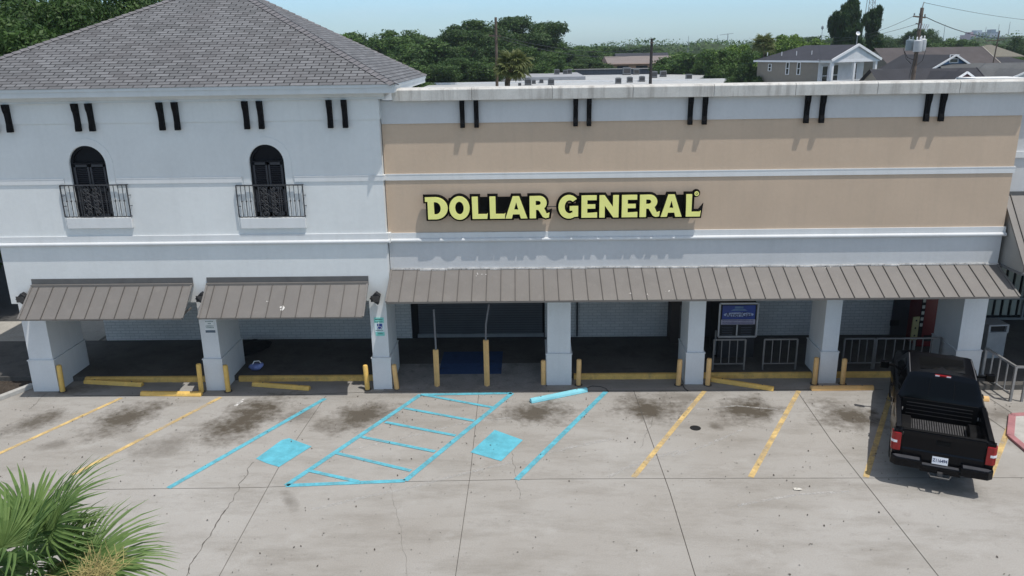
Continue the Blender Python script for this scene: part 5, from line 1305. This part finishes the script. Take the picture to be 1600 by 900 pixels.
# far woods along the horizon
lobs = []
r = random.Random(12)
for i in range(230):
    px = -60 + i * 7.6 + r.uniform(-4, 4); Y = r.uniform(330, 620); q = W(px, 70, Y); s = r.uniform(7, 12); zt_ = 9.5 + Y * r.uniform(-.0015, .0075) + r.uniform(-2, 1)
    lobs.append((q.x, Y, zt_ - s * .75, s * 1.2, s, s * .8))
me = leaf_mesh('far_woods', lobs, 260000, .75, flat=.9, stray=.0); tag(link('far_woods', me, None, LF_M), kind='stuff')
bm = bmesh.new()
for (x, y, z, a_, b_, c_) in lobs:      # the closed inner mass of each far crown
    bmesh.ops.create_icosphere(bm, subdivisions=2, radius=1, matrix=Matrix.Translation((x, y, z - 1.0)) @ Matrix.Diagonal((a_ * .88, b_ * .88, c_ * .86, 1)))
for v in bm.verts: v.co.z += .9 * math.sin(v.co.x * .9) * math.sin(v.co.y * .7 + v.co.x * .33)
me = bpy.data.meshes.new('far_woods'); bm.to_mesh(me); bm.free(); me.shade_smooth(); tag(link('far_woods', me, None, mat('far_foliage_mass', (.028, .052, .014), .9, .5, .35, fine=.4)), kind='stuff')

# palms
def frond_mesh(seed, rad, petiole, nseg=30, wid=.05, droop=.35, spread=215):
    r = random.Random(seed); m = MB()
    m.tube([(0, 0, 0), (0, petiole * .5, .06), (0, petiole, .04)], [.014, .011, .009], 5)
    for i in range(nseg):
        a = R_(-spread / 2 + spread * i / (nseg - 1)); k = rad * (1 - .26 * abs(math.sin(a / 2)) ** 1.5) * r.uniform(.9, 1.06); d = Vector((math.sin(a), math.cos(a), 0)); sd = Vector((d.y, -d.x, 0))
        cup = .16 + .12 * abs(math.sin(a)); prev = None; dr = droop * r.uniform(.6, 1.5); tw = r.uniform(-.5, .5)
        for j in range(6):
            t = j / 5; c = Vector((0, petiole, .04)) + d * k * t + Vector((0, 0, cup * k * t - dr * k * t ** 2.6)); c += sd * tw * .10 * k * t * t
            w = wid * (0.35 + 1.0 * math.sin(min(t * 1.5, 1) * 1.57)) * (1 - t ** 3.5) + .001
            l, mid, rr_ = c - sd * w / 2 + Vector((0, 0, w * .32)), c, c + sd * w / 2 + Vector((0, 0, w * .32))
            if prev:
                m.poly([prev[0], prev[1], mid, l]); m.poly([prev[1], prev[2], rr_, mid])
            prev = (l, mid, rr_)
    return m.mesh('frond')
PG = leaf('palm_leaf_green', (0.0915, 0.1708, 0.0488), (0.2440, 0.3538, 0.1220), .42)
PO = leaf('palm_leaf_olive', (0.085, 0.115, 0.035), (0.20, 0.22, 0.085), .3)
PT = mat('palm_trunk', (.10, .075, .05), .95, .35, 5, bump=1.0, bscale=14)
def palm(loc, h, nf, rad, pet, label, seed=1, mats_=None, nseg=30, wid=.05, group=None, dead=0):
    r = random.Random(seed); o = empty('fan_palm', loc, 0, label, 'palm tree', group)
    m = MB(); pts = [(r.uniform(-.03, .03) * k, r.uniform(-.03, .03) * k, h * k / 8) for k in range(9)]; pts[0] = (0, 0, 0)
    m.tube(pts, [.2, .17, .16, .15, .15, .155, .16, .19, .13], 12); m.build('trunk', PT, o)
    var_ = [frond_mesh(seed * 10 + k, rad, pet, nseg, wid, droop=(.34, .55, .75, .42)[k]) for k in range(4)]
    for me in var_: me.materials.append(mats_[0] if mats_ else PG)
    alt = var_[0].copy(); alt.materials.clear(); alt.materials.append(mats_[1] if mats_ else PO)
    for i in range(nf):
        az = i * 2.39996 + r.uniform(-.2, .2); el = math.asin(max(-.75, min(.97, .97 - 1.62 * (i + .5) / nf))) + r.uniform(-.12, .12)
        me = alt if el < -.45 else var_[i % 4]
        f = bpy.data.objects.new('frond', me); COL.objects.link(f); f.parent = o
        d = Vector((math.cos(az) * math.cos(el), math.sin(az) * math.cos(el), math.sin(el)))
        zax = Vector((-math.cos(az) * math.sin(el), -math.sin(az) * math.sin(el), math.cos(el))); xax = d.cross(zax)
        mt = Matrix((xax, d, zax)).transposed().to_4x4(); s_ = r.uniform(.85, 1.1)
        f.matrix_local = Matrix.Translation((pts[-1][0] + d.x * .1, pts[-1][1] + d.y * .1, h + r.uniform(-.25, .1))) @ mt @ Matrix.Rotation(r.uniform(-.5, .5), 4, 'Y') @ Matrix.Scale(s_, 4)
    return o
Yc = 7.2; pc = W(10, 956, Yc)
pm1 = palm((pc.x, Yc, 0), pc.z, 30, .92, .66, 'big green fan palm filling the lower left corner of the frame', 3, nseg=40, wid=.034)
# flower stalk of the near palm
m = MB(); r = random.Random(5); q = W(150, 900, Yc - .25) - Vector((pc.x, Yc, 0))
for k in range(260):
    a = r.uniform(0, 6.283); e = r.uniform(-.3, 1.3); l = r.uniform(.10, .30); c0 = Vector((q.x + r.gauss(0, .10), q.y + r.gauss(0, .10), q.z + r.gauss(0, .05)))
    d = Vector((math.cos(a) * math.cos(e), math.sin(a) * math.cos(e), math.sin(e))) * l; k_ = Vector((r.uniform(-.05, .05), r.uniform(-.05, .05), r.uniform(-.06, .02)))
    m.tube([c0, c0 + d * .5 + k_ * .4, c0 + d + k_], [.004, .003, .002], 3, False)
m.tube([(0, 0, pc.z - .2), (q.x * .5, q.y * .5, q.z * .5 + pc.z * .5), tuple(q)], [.02, .015, .01], 6)
m.build('flower_stalk', mat('tan_flower_stalk', (.36, .30, .12), .8, .25, 6), pm1)
for px, py, Y, rad, lab, sd in ((795, 103, 56, .72, 'fan palm standing right of the wooden pole', 4), (1196, 70, 104, .9, 'fan palm behind the left end of the taupe house', 6)):
    q = W(px, py, Y); palm((q.x, Y, -.3), q.z + .3, 38, rad, .75, lab, sd, (PO, PO), 16, .11, 'distant fan palms')

# ================================================================== ROOFS AND HOUSES BEYOND
MEMB = mat('white_roof_membrane', (.40, .41, .41), .7, .12, .12, dirt_amt=.45, dirt=(.30, .30, .30))
q0, q1 = W(640, 120, 70), W(1142, 120, 70)
shed = empty('flat_roofed_building', (10, 90, 0), 0, 'long low building with a white membrane roof dotted with vents', 'building')
m_ = MB(); zr = 4.6
m_.box(-14, 31, 62, 150, -.3, zr); part(m_, 'wall', mat('pale_block_wall', (.4, .4, .38), .9, .1, 1), shed)
m_ = MB(); m_.box(-14.2, 31.2, 61.8, 150.2, zr, zr + .08); part(m_, 'roof', MEMB, shed)
m_ = MB(); m_.box(-14.2, 31.2, 61.7, 62.1, zr + .08, zr + .5); m_.box(-14.2, 31.2, 118, 118.4, zr + .08, zr + .35); part(m_, 'parapet', mat('bright_parapet', (.72, .72, .71), .6, .08, 1), shed)
m_ = MB(); m_.box(-4, 9, 128, 150, zr + .08, zr + .6); part(m_, 'raised_roof', mat('grey_roof', (.30, .31, .33), .8, .15, .5), shed)
ACG = mat('air_unit_grey', (.17, .18, .19), .6, .12, 3); ACD = mat('air_unit_dark', (.05, .05, .052), .6, .1, 3)
ac0 = None
acs = [(825, 128, 112, 1.3, 'at the left end of the unit row'), (834, 127, 116, .8, 'second in the left unit row'), (846, 127, 118, .8, 'third in the left unit row'), (861, 127, 112, 1.2, 'at the right end of the left unit row'),
       (870, 118, 140, 1.2, 'on the raised roof, left of a pair'), (883, 118, 141, 1.0, 'on the raised roof, middle of three'), (890, 118, 142, 1.1, 'on the raised roof, right of three'), (966, 127, 113, 1.1, 'left of the middle cluster'),
       (984, 126, 116, 1.1, 'centre of the middle cluster'), (1003, 126, 118, 1.1, 'right of the middle cluster'), (979, 117, 148, 1.9, 'dark and wide, at the far edge of the white roof'), (994, 116, 149, 1.4, 'pale, at the far edge of the white roof'),
       (1021, 121, 132, 1.5, 'brownish, beside the thin dark pole'), (1036, 119, 136, 1.4, 'right of the thin dark pole'), (1076, 124, 122, 1.2, 'alone near the right end of the white roof'), (812, 128, 110, .6, 'small, by itself at the far left of the white roof')]
for k, (px, py, Y, s, lab) in enumerate(acs):
    z0_ = zr + .08 if Y < 128 or W(px, py, Y).x > 9 or W(px, py, Y).x < -4 else zr + .6
    q = W(px, py, Y)
    if ac0 is None:
        o = empty('roof_air_unit', (q.x, Y, z0_), 0, 'grey rooftop air unit ' + lab, 'air conditioner', 'rooftop air units')
        m = MB(); m.box(-.5, .5, -.5, .5, .12, 1.0); m.build('casing', ACG, o, bevel=.02)
        m = MB(); m.box(-.42, .42, -.512, -.5, .25, .85); m.build('coil', ACD, o)
        m = MB(); m.tube([(0, 0, 1.0), (0, 0, 1.06)], .36, 16); m.build('fan', ACD, o)
        m = MB(); m.box(-.5, .5, -.5, -.4, 0, .12); m.box(-.5, .5, .4, .5, 0, .12); m.build('skid', ACD, o); ac0 = o
    else:
        o = copy_tree(ac0); o.location = (q.x, Y, z0_); tag(o, 'grey rooftop air unit ' + lab)
    s *= .72; o.scale = (s, s * .9, s * .95)

def house(name, label, loc, rz, w, l, z0, ze, zr_, wallm, roofm, hip=False, over=.4, cat='house', gable=None, trimm=None, barge=True):
    """gable (or hip) house; the ridge runs along local y, its front gable faces -y"""
    o = empty(name, loc, rz, label, cat)
    m = MB(); m.box(-w / 2, w / 2, -l / 2, l / 2, z0, ze); m.build('wall', wallm, o)
    a = w / 2 + over; b = l / 2 + over; sl_ = (zr_ - ze) / (w / 2); zo = ze - over * sl_
    m = MB(); hy = (l / 2 - w / 2) if hip else b
    hyf = b if not hip == 'both' else hy
    F = [(-a, -b, zo), (a, -b, zo), (a, b, zo), (-a, b, zo), (0, -hyf, zr_), (0, hy, zr_)]
    t_ = .12
    m.poly([F[0], F[4], F[5], F[3]]); m.poly([F[1], F[2], F[5], F[4]])
    if hip: m.poly([F[2], F[3], F[5]])
    if hip == 'both': m.poly([F[0], F[1], F[4]])
    m.build('roof', roofm, o)
    if hip != 'both':
        g = MB(); g.poly([(-w / 2, -l / 2 - .01, ze), (w / 2, -l / 2 - .01, ze), (0, -l / 2 - .01, zr_ - .05)])
        if not hip:
            g.build('gable', gable or wallm, o); g = MB(); g.poly([(-w / 2, l / 2, ze), (w / 2, l / 2, ze), (0, l / 2, zr_ - .05)])
        g.build('gable', gable or wallm, o)
        if barge:
          tm = MB()
          tm.bar((-a, -b - .02, zo - .06), (0, -b - .02, zr_ - .04), .08, .17); tm.bar((a, -b - .02, zo - .06), (0, -b - .02, zr_ - .04), .08, .17)
          tm.build('bargeboard', trimm or WHITE, o)
    tm = MB()
    for s in (-1, 1): tm.box(s * a - .03, s * a + .03, -b, b, zo - .2, zo)
    tm.build('eaves_board', trimm or WHITE, o)
    return o
def win(parent, x, y, z, w, h, face='-y', split=True):
    f = MB(); t = .06; ax = (lambda u, d, v: (x + u, y - d, z + v)) if face == '-y' else (lambda u, d, v: (x - d, y - u, z + v))
    def bx(m, u0_, u1_, v0, v1, d0, d1):
        A, B = ax(u0_, d0, v0), ax(u1_, d1, v1); m.box(min(A[0], B[0]), max(A[0], B[0]), min(A[1], B[1]), max(A[1], B[1]), min(A[2], B[2]), max(A[2], B[2]))
    bx(f, -w / 2 - t, -w / 2 + t / 2, -t, h + t, 0, .06); bx(f, w / 2 - t / 2, w / 2 + t, -t, h + t, 0, .06); bx(f, -w / 2, w / 2, -t, 0, 0, .06); bx(f, -w / 2, w / 2, h, h + t, 0, .06)
    if split: bx(f, -w / 2, w / 2, h / 2 - .03, h / 2 + .03, 0, .065)
    fo = f.build('window', WHITE, parent); p = MB(); bx(p, -w / 2, w / 2, 0, h, .005, .03); p.build('pane', GLASS, fo)
ROOF_B = mat('blue_grey_shingles', (.036, .038, .050), .9, .15, .8, fine=.15)
ROOF_N = mat('brown_grey_shingles', (.068, .059, .060), .9, .18, .7, fine=.12)
ROOF_D = mat('dark_shingles', (.030, .031, .038), .9, .18, .7, fine=.12)
ROOF_G = mat('weathered_grey_shingles', (.085, .089, .092), .9, .2, .5, fine=.12, dirt_amt=.4, dirt=(.075, .08, .08))
SID_T = ribbed('taupe_siding', (.225, .198, .162), 'z', .14, .4, line=.25)
SID_W = ribbed('white_siding', (.68, .69, .70), 'z', .14, .3, line=.15)
SID_B = ribbed('blue_siding', (.10, .19, .33), 'z', .14, .3, line=.2)
SID_P = ribbed('pink_siding', (.40, .20, .24), 'z', .14, .3, line=.2)
# taupe two-storey house with the white porch
Y0 = 95.0; fc = W(1279, 100, Y0); rz = R_(30); ze = W(1291, 92.5, Y0).z; zrg = W(1340, 69.5, Y0 + 2).z
hw_, hl_ = 7.7, 9.4
off = Matrix.Rotation(rz, 3, 'Z') @ Vector((-hw_ / 2, -hl_ / 2, 0)); cc = Vector((fc.x, Y0, 0)) - off
hA = house('porch_house', 'taupe two-storey house with a white upper porch and pediment', (cc.x, cc.y, 0), rz, hw_, hl_, -.3, ze, zrg, SID_T, ROOF_B, hip=True, gable=SID_W, over=.35, barge=False)
m = MB(); m.box(-hw_ / 2 + .0, hw_ / 2, -hl_ / 2 - .06, -hl_ / 2 - .015, 3.6, ze); m.build('porch_wall', SID_W, hA)
pd_ = 2.0
m = MB(); m.box(-hw_ / 2 - .2, hw_ / 2 + .2, -hl_ / 2 - pd_, -hl_ / 2, ze - .35, ze - .05); m.build('porch_beam', WHITE, hA)
m = MB(); m.box(-hw_ / 2 - .2, hw_ / 2 + .2, -hl_ / 2 - pd_, -hl_ / 2 - .06, 4.2, 4.45); m.build('porch_floor', WHITE, hA)
ov = pd_ + .1; a_ = hw_ / 2 + .35; zo_ = ze - .08
m = MB(); m.poly([(-a_, -hl_ / 2 - ov, zo_), (0, -hl_ / 2 - ov, zrg), (0, -hl_ / 2 - .3, zrg), (-a_, -hl_ / 2 - .3, zo_)]); m.poly([(a_, -hl_ / 2 - ov, zo_), (a_, -hl_ / 2 - .3, zo_), (0, -hl_ / 2 - .3, zrg), (0, -hl_ / 2 - ov, zrg)]); m.build('porch_roof', ROOF_B, hA)
m = MB(); m.poly([(-hw_ / 2, -hl_ / 2 - pd_ + .02, ze - .05), (hw_ / 2, -hl_ / 2 - pd_ + .02, ze - .05), (0, -hl_ / 2 - pd_ + .02, zrg - .1)]); m.build('pediment', SID_W, hA)
m = MB()
for s in (-1, 1): m.bar((s * a_, -hl_ / 2 - ov - .02, zo_ - .05), (0, -hl_ / 2 - ov - .02, zrg - .03), .1, .28)
m.build('bargeboard', WHITE, hA)
for x in (-3.75, -.1, 3.6):
    m = MB(); m.box(x - .16, x + .16, -hl_ / 2 - pd_ + .05, -hl_ / 2 - pd_ + .37, 4.45, ze - .3); m.build('porch_post', WHITE, hA)
m = MB(); yy = -hl_ / 2 - pd_ + .2; m.bar((-3.75, yy, 5.45), (3.6, yy, 5.45), .1); m.bar((-3.75, yy, 4.6), (3.6, yy, 4.6), .08)
for k in range(36): m.bar((-3.7 + .2 * k, yy, 4.6), (-3.7 + .2 * k, yy, 5.45), .04)
m.build('porch_railing', WHITE, hA)
for x, w_, h_ in ((-2.8, .9, 2.1), (-1.1, 1.0, 2.2), (2.2, .8, 2.3)): win(hA, x, -hl_ / 2 - .062, 4.9, w_, h_)
for yl, z_, h_ in ((2.6, 6.55, .75), (-.2, 6.2, 1.3), (-1.9, 6.2, 1.3)): win(hA, -hw_ / 2 - .002, yl, z_ - .1, .42, h_, '-x')
for k in range(4):
    m = MB(); m.tube([(-2.6 - .3 * k, -2.5 + 2 * k, ze + .4), (-2.6 - .3 * k, -2.5 + 2 * k, ze + .95 - .05 * k)], .045, 6); m.build('roof_vent', WHITE, hA)
q = W(1342, 60, 97); m = MB(); m.tube([(0, 0, 0), (0, 0, 1.6)], .05, 6)
o = empty('satellite_dish', (q.x, 97.5, zrg - .3), 0, 'small white dish on a mast above the porch gable', 'dish'); m.build('mast', STEELD, o)
m = MB(); m.lathe([(0.02, 0), (.3, .06), (.5, .2)], (0, 0, 0), 14); dd = m.build('dish', WHITE, o, smooth=True); dd.scale = (.5, .5, .5); dd.location = (0, -.05, 1.5); dd.rotation_euler = (R_(65), 0, 0)

def hs(name, label, px, Y, rz, w, l, ye, yr_, wm, rm, **k):
    q = W(px, ye, Y)
    off_ = Matrix.Rotation(R_(rz), 3, 'Z') @ Vector((0, -l / 2, 0)) if rz < 45 else Vector((0, 0, 0))
    return house(name, label, (q.x - off_.x, Y - off_.y, 0), R_(rz), w, l, -.3, q.z, W(px, yr_, Y).z, wm, rm, **k)
tanb = mat('tan_gable_wall', (.30, .26, .21), .85, .08, 1)
hs('brown_roof_house', 'house with a wide brown-grey roof and a tan gable end', 1446, 104, 90, 11, 12.5, 104, 74, tanb, ROOF_N, trimm=mat('tan_trim', (.36, .33, .29), .7))
hs('dark_roof_house', 'low house with a dark shingle roof right of the porch house', 1438, 77, 90, 7, 9.0, 138, 107, tanb, ROOF_D, trimm=ROOF_D)
hb_ = hs('blue_gable_house', 'blue house with a white-edged front gable', 1488, 84, 10, 5.0, 8, 107, 85.5, SID_B, ROOF_D, over=.3); win(hb_, 0, -4.02, W(1490, 99, 80).z, .9, .7)
hs('pink_gable_house', 'dark-roofed house with a small pink gable', 1505, 72, 8, 2.6, 6, 127, 112, SID_P, ROOF_D, over=.35)
hs('grey_roof_house', 'house with a long weathered grey roof at the right', 1568, 84, 90, 9, 13, 128, 98, SID_W, ROOF_G, trimm=ROOF_G)
hs('white_gable_house', 'white house gable just inside the right frame edge', 1606, 78, 0, 4.5, 8, 124, 108, SID_W, ROOF_G)
hs('far_beige_house', 'small distant beige house below the far towers', 1543, 170, 90, 8, 9, 86, 70, mat('beige_wall', (.33, .30, .24), .85), mat('olive_roof', (.16, .15, .12), .9), hip='both', trimm=tanb)
hs('low_roof_house', 'distant house with a long low dark roof behind the blue gable', 1520, 120, 90, 7, 17, 103, 90, tanb, ROOF_D, trimm=ROOF_D, hip='both')
m_ = MB(); q = W(1545, 121, 70); bmw = empty('white_membrane_roof', (q.x, 70, 0), 0, 'patch of bright white flat roof behind the parapet at the right', 'building')
bz = W(1545, 121, 70).z; m_.box(-1.8, 2.3, -1.5, 1.5, -.3, bz - .1); m_.build('wall', WHITE, bmw); m_ = MB(); m_.box(-1.9, 2.4, -1.6, 1.6, bz - .1, bz); m_.build('roof', mat('bright_parapet', (.72, .72, .71), .6, .08, 1), bmw)
# brick building and the roofs in the middle distance
BRK = brick('orange_brick', (.42, .21, .13), (.50, .27, .17), (.40, .33, .28), .3, .12, stain=.1, stain_col=(.3, .18, .12))
q = W(990, 110, 185); bk = empty('brick_building', (q.x, 185, 0), 0, 'low orange brick building with stepped brown-grey roofs', 'building')
xa, xb = W(936, 108, 185).x - q.x, W(1032, 108, 185).x - q.x
m = MB(); m.box(xa, xb, 0, 18, -.3, W(990, 99, 185).z); m.build('wall', BRK, bk)
m = MB(); za, zb3 = W(990, 100, 185).z, W(990, 92, 185).z; m.prism([(-.6, za), (10, zb3 + .5), (18, za)], xa + 2, xb + 4, 'x'); m.build('roof', mat('brown_metal_roof', (.20, .165, .15), .7, .1, .5), bk)
m = MB(); m.prism([(16, zb3 - 1), (22, W(990, 83, 205).z), (34, zb3 - 1)], W(962, 90, 205).x - q.x, W(1045, 90, 205).x - q.x, 'x'); m.build('upper_roof', ROOF_B, bk)
for x in (xa + 4, 0.5): 
    m = MB(); m.box(x, x + 2.6, -.08, .0, 1, W(990, 102, 185).z - .1); m.build('window', GLASS, bk)
q = W(935, 115, 160); gs = empty('grey_warehouse', (q.x, 160, 0), 0, 'long grey metal-sided warehouse behind the white roof', 'warehouse')
m = MB(); m.box(W(850, 115, 160).x - q.x, W(1018, 115, 160).x - q.x, 0, 3, -.3, W(935, 109, 160).z); m.build('wall', ribbed('grey_metal_siding', (.13, .14, .17), 'x', .5, .5), gs)
m = MB(); m.box(W(848, 115, 160).x - q.x, W(1020, 115, 160).x - q.x, -.2, 3.2, W(935, 109, 160).z, W(935, 108, 160).z); m.build('roof', mat('pale_roof_edge', (.20, .20, .20), .7), gs)
# distant towers, haze tint mixed into their base colours
HZ = mat('hazed_concrete', (.30, .36, .42), .8, .06, .05); HZ2 = mat('hazed_glass', (.10, .16, .22), .4, .05, .05)
for (x0, x1, yt, Y, mm, lab) in ((1549, 1563, 48.5, 1400, HZ2, 'dark glass block, tallest of the far towers'), (1524, 1543, 50, 1300, HZ, 'pale far tower left of the dark glass block'), (1540, 1570, 55, 1350, mat('hazed_grey', (.26, .30, .36), .8, .06, .05), 'wide grey far block below the glass tower'), (1517, 1526, 53, 1250, mat('hazed_pink', (.34, .24, .28), .8), 'pink-topped far building left of the other towers')):
    q = W((x0 + x1) / 2, yt, Y); hwid = (W(x1, yt, Y).x - W(x0, yt, Y).x) / 2
    o = empty('office_tower', (q.x, Y, -.3), 0, lab, 'office tower', 'far office towers'); m = MB(); m.box(-hwid, hwid, 0, 30, 0, q.z - 1); m.build('wall', mm, o)
    m = MB()
    for k in range(1, 6): m.box(-hwid * .96, hwid * .96, -.4, 0, (q.z - 3) * (.45 + .09 * k), (q.z - 3) * (.45 + .09 * k) + 1.6)
    m.build('window_band', HZ2, o); m = MB(); m.box(-hwid * .5, hwid * .4, 5, 20, q.z - 1, q.z + 3); m.build('plant_room', mm, o)

# ================================================================== POLES, WIRES, MASTS
WOOD = mat('weathered_pole_wood', (.13, .10, .08), .95, .25, 3, bump=.5, bscale=20)
def pole(px, ytop, Y, label, r=.15, lean=0, name='utility_pole', arm=None, m_=WOOD, cat='utility pole'):
    q = W(px, ytop, Y); o = empty(name, (q.x, Y, -.3), 0, label, cat)
    m = MB(); m.tube([(0, 0, 0), (lean, 0, q.z + .3)], [r, r * .65], 10); m.build('post', m_, o)
    return o, q
o, q = pole(774.5, 27, 58, 'slim brown wooden pole before the middle trees', .14)
m = MB(); m.bar((-.5, 0, q.z - .9), (.35, 0, q.z - .95), .09); m.build('crossarm', WOOD, o); wl = (W(770, 54, 58), )
o, q = pole(1018.5, 60, 100, 'short dark wooden pole beside the orange brick building', .24, m_=mat('dark_creosote', (.03, .026, .024), .95))
m = MB(); m.bar((-.3, -.2, q.z - .2), (.3, -.2, q.z - .2), .1); m.build('crossarm', WOOD, o)
# big pole with transformers
Yp = 62; bq = W(1427, 126, Yp); tq = W(1441, 12, Yp)
o = empty('transformer_pole', (bq.x - .1, Yp, -.3), 0, 'tall utility pole carrying grey transformers and a crossarm', 'utility pole')
Lp = tq - Vector((bq.x - .1, Yp, -.3)); botx = bq.x - (bq.x - .1)
def PP(t): return Vector((Lp.x * t + (0), 0, Lp.z * t))
m = MB(); m.tube([(0, 0, 0), tuple(PP(.5)), tuple(PP(1))], [.21, .17, .12], 12); m.build('post', WOOD, o)
def wl_(px, py, dy=0): v = W(px, py, Yp + dy) - Vector(o.location); return tuple(v)
m = MB(); m.bar(wl_(1427, 25.5), wl_(1446, 27.5), .10); m.bar(wl_(1431, 37), wl_(1440, 38), .08); m.build('crossarm', WOOD, o)
INS = mat('porcelain', (.10, .10, .11), .3)
for px, py in ((1428.5, 24), (1437, 24), (1445, 25.5)):
    a = Vector(wl_(px, py)); m = MB(); m.lathe([(.03, 0), (.06, .03), (.04, .07), (.06, .1), (.02, .16)], a, 8); m.build('insulator', INS, o)
m = MB(); m.tube([wl_(1441, 12), wl_(1444, 3)], .04, 6); m.build('top_rod', STEELD, o)
TG = mat('transformer_grey', (.46, .48, .50), .5, .08, 3); TG2 = mat('transformer_blue_grey', (.22, .27, .30), .5, .1, 3)
for px, yt, yb, rr_, dy, mm in ((1421.5, 62, 79, .33, .25, TG2), (1433, 63, 81, .30, -.45, TG), (1439.5, 61, 80, .28, -.1, TG)):
    a, b = Vector(wl_(px, yb, dy)), Vector(wl_(px, yt, dy)); hgt = b.z - a.z
    m = MB(); m.lathe([(0, 0), (rr_ * .95, .0), (rr_, .04), (rr_, hgt * .94), (rr_ * .8, hgt), (0, hgt + .04)], a, 20); t_ = m.build('transformer', mm, o, smooth=30)
    m = MB()
    for s in (-1, 1): m.lathe([(.03, 0), (.06, .05), (.04, .1), (.06, .15), (.02, .25)], a + Vector((s * rr_ * .4, 0, hgt)), 8)
    m.build('bushing', WHITE, t_)
m = MB(); CB = mat('black_cable', (.012, .012, .012), .6)
for pts in ([(1414, 62), (1412, 78), (1416, 92), (1424, 100)], [(1443, 62), (1446, 80), (1441, 95), (1432, 102)], [(1419, 60), (1428, 52), (1438, 44)], [(1420, 122), (1426, 100), (1429, 84)], [(1423, 118), (1430, 98), (1434, 82)], [(1413, 80), (1418, 90), (1428, 94)]):
    m.tube([wl_(*p, -.3) for p in pts], .02, 5)
m.build('looped_cable', CB, o)
m = MB()
for k in range(5): m.bar(wl_(1436 + k * 3, 46, -.2), wl_(1438 + k * 3.4, 36.5 + k * .4, -.2), .05)
m.build('fuse_cutout', TG, o)
def wire(a, c, sag, label, r=.016):
    a, c = Vector(a), Vector(c); pts = []
    for k in range(17):
        t = k / 16; p = a.lerp(c, t); p.z -= sag * 4 * t * (1 - t); pts.append(tuple(p))
    m = MB(); m.tube(pts, r, 5); tag(m.build('wire', CB), label, 'wire', 'overhead wires')
wire(W(1445, 26, Yp), W(1620, 52, 100), 1.0, 'overhead wire from the crossarm of the transformer pole to the right', .03)
wire(W(1444, 4, Yp), W(1700, 36, 95), .4, 'highest overhead wire, leaving the rod of the transformer pole', .014)
wire(W(1428, 25, Yp), W(1285, 55, 100), .8, 'overhead wire from the transformer pole down behind the ivy-clad tree', .014)
wire(W(1431, 38, Yp), W(1240, 62, 90), .6, 'lower overhead wire crossing in front of the ivy-clad tree', .014)
wire(W(770, 54, 57), W(1015, 74, 100), .8, 'overhead wire from the slim wooden pole toward the brick building', .018)
wire(W(770, 57, 57), W(1015, 82, 100), .9, 'lower overhead wire from the slim wooden pole', .018)
o, q = pole(1555, 48, 96, 'thin tilted utility pole over the grey roofs', .10, lean=.5)
m = MB(); m.bar((-.9, 0, q.z - .8), (1.2, 0, q.z - .7), .09); m.build('crossarm', WOOD, o)
STL = mat('far_mast_steel', (.22, .25, .28), .6)
for px, yt, Y, lab in ((1076, 56, 240, 'thin mast over the treetops right of the brick building'), (1121, 55, 600, 'hazy stub mast left of the tower crane'), (1285.5, 40, 220, 'thin mast with a cluster on top left of the ivy-clad tree'), (1541, 42, 900, 'thin mast behind the pale far tower'), (1561.5, 38, 900, 'lattice mast left of the tallest one'), (1578.5, 34, 900, 'tallest lattice mast right of the far towers'), (1477, 38, 500, 'faint mast over the trees right of the big pole')):
    q = W(px, yt, Y); s = Y / F_PX; o = empty('radio_mast', (q.x, Y, -.3), 0, lab, 'mast', 'far radio masts'); m = MB(); m.tube([(0, 0, 0), (0, 0, q.z + .3)], [s * .7, s * .25], 6); m.build('shaft', STL, o)
    if px in (1285.5,):
        m = MB(); m.lathe([(0, -.8), (.35, -.4), (.3, .1), (0, .3)], (0, 0, q.z), 8); m.build('antenna_cluster', STL, o)
# lattice tower behind the ivy tree
q = W(1363, -14, 260); o = empty('lattice_tower', (q.x, 260, -.3), 0, 'pale lattice tower rising behind the ivy-clad tree', 'tower'); m = MB(); Hh = q.z
for sx_, sy_ in ((-1, -1), (1, -1), (1, 1), (-1, 1)): m.bar((sx_ * 1.6, sy_ * 1.6, 0), (sx_ * .8, sy_ * .8, Hh), .16)
n = 16
for k in range(n):
    z_a, z_b = Hh * k / n, Hh * (k + 1) / n; wa, wb = 1.6 - .8 * k / n, 1.6 - .8 * (k + 1) / n
    m.bar((-wa, -wa, z_a), (wb, -wb, z_b), .1); m.bar((wa, -wa, z_a), (-wb, -wb, z_b), .1); m.bar((-wb, -wb, z_b), (wb, -wb, z_b), .1)
m.build('lattice', mat('pale_steel', (.34, .37, .40), .6), o)
# tower crane
q = W(1137.5, 52, 800); o = empty('tower_crane', (q.x, 800, -.3), 0, 'small hazy tower crane far off between the treetops', 'crane'); s = 800 / F_PX
m = MB(); m.bar((0, 0, 0), (0, 0, q.z), s * 1.0); m.build('mast', STL, o)
m = MB(); m.bar((-12 * s, 0, q.z - 1.2), (8 * s, 0, q.z + .2), s * .6); m.build('jib', STL, o)

# ================================================================== AIR
hz = MB(); hz.box(-1950, 1950, -200, 2450, -1.3, 110)
hm = bpy.data.materials.new('thin_haze'); hm.use_nodes = True; nt = hm.node_tree; nt.nodes.clear()
ho = nt.nodes.new('ShaderNodeOutputMaterial'); hv = nt.nodes.new('ShaderNodeVolumePrincipled')
hv.inputs['Color'].default_value = (.80, .90, 1.0, 1); hv.inputs['Density'].default_value = 0.00022; hv.inputs['Anisotropy'].default_value = 0.2
nt.links.new(hv.outputs[0], ho.inputs['Volume'])
tag(hz.build('haze', hm), kind='stuff')
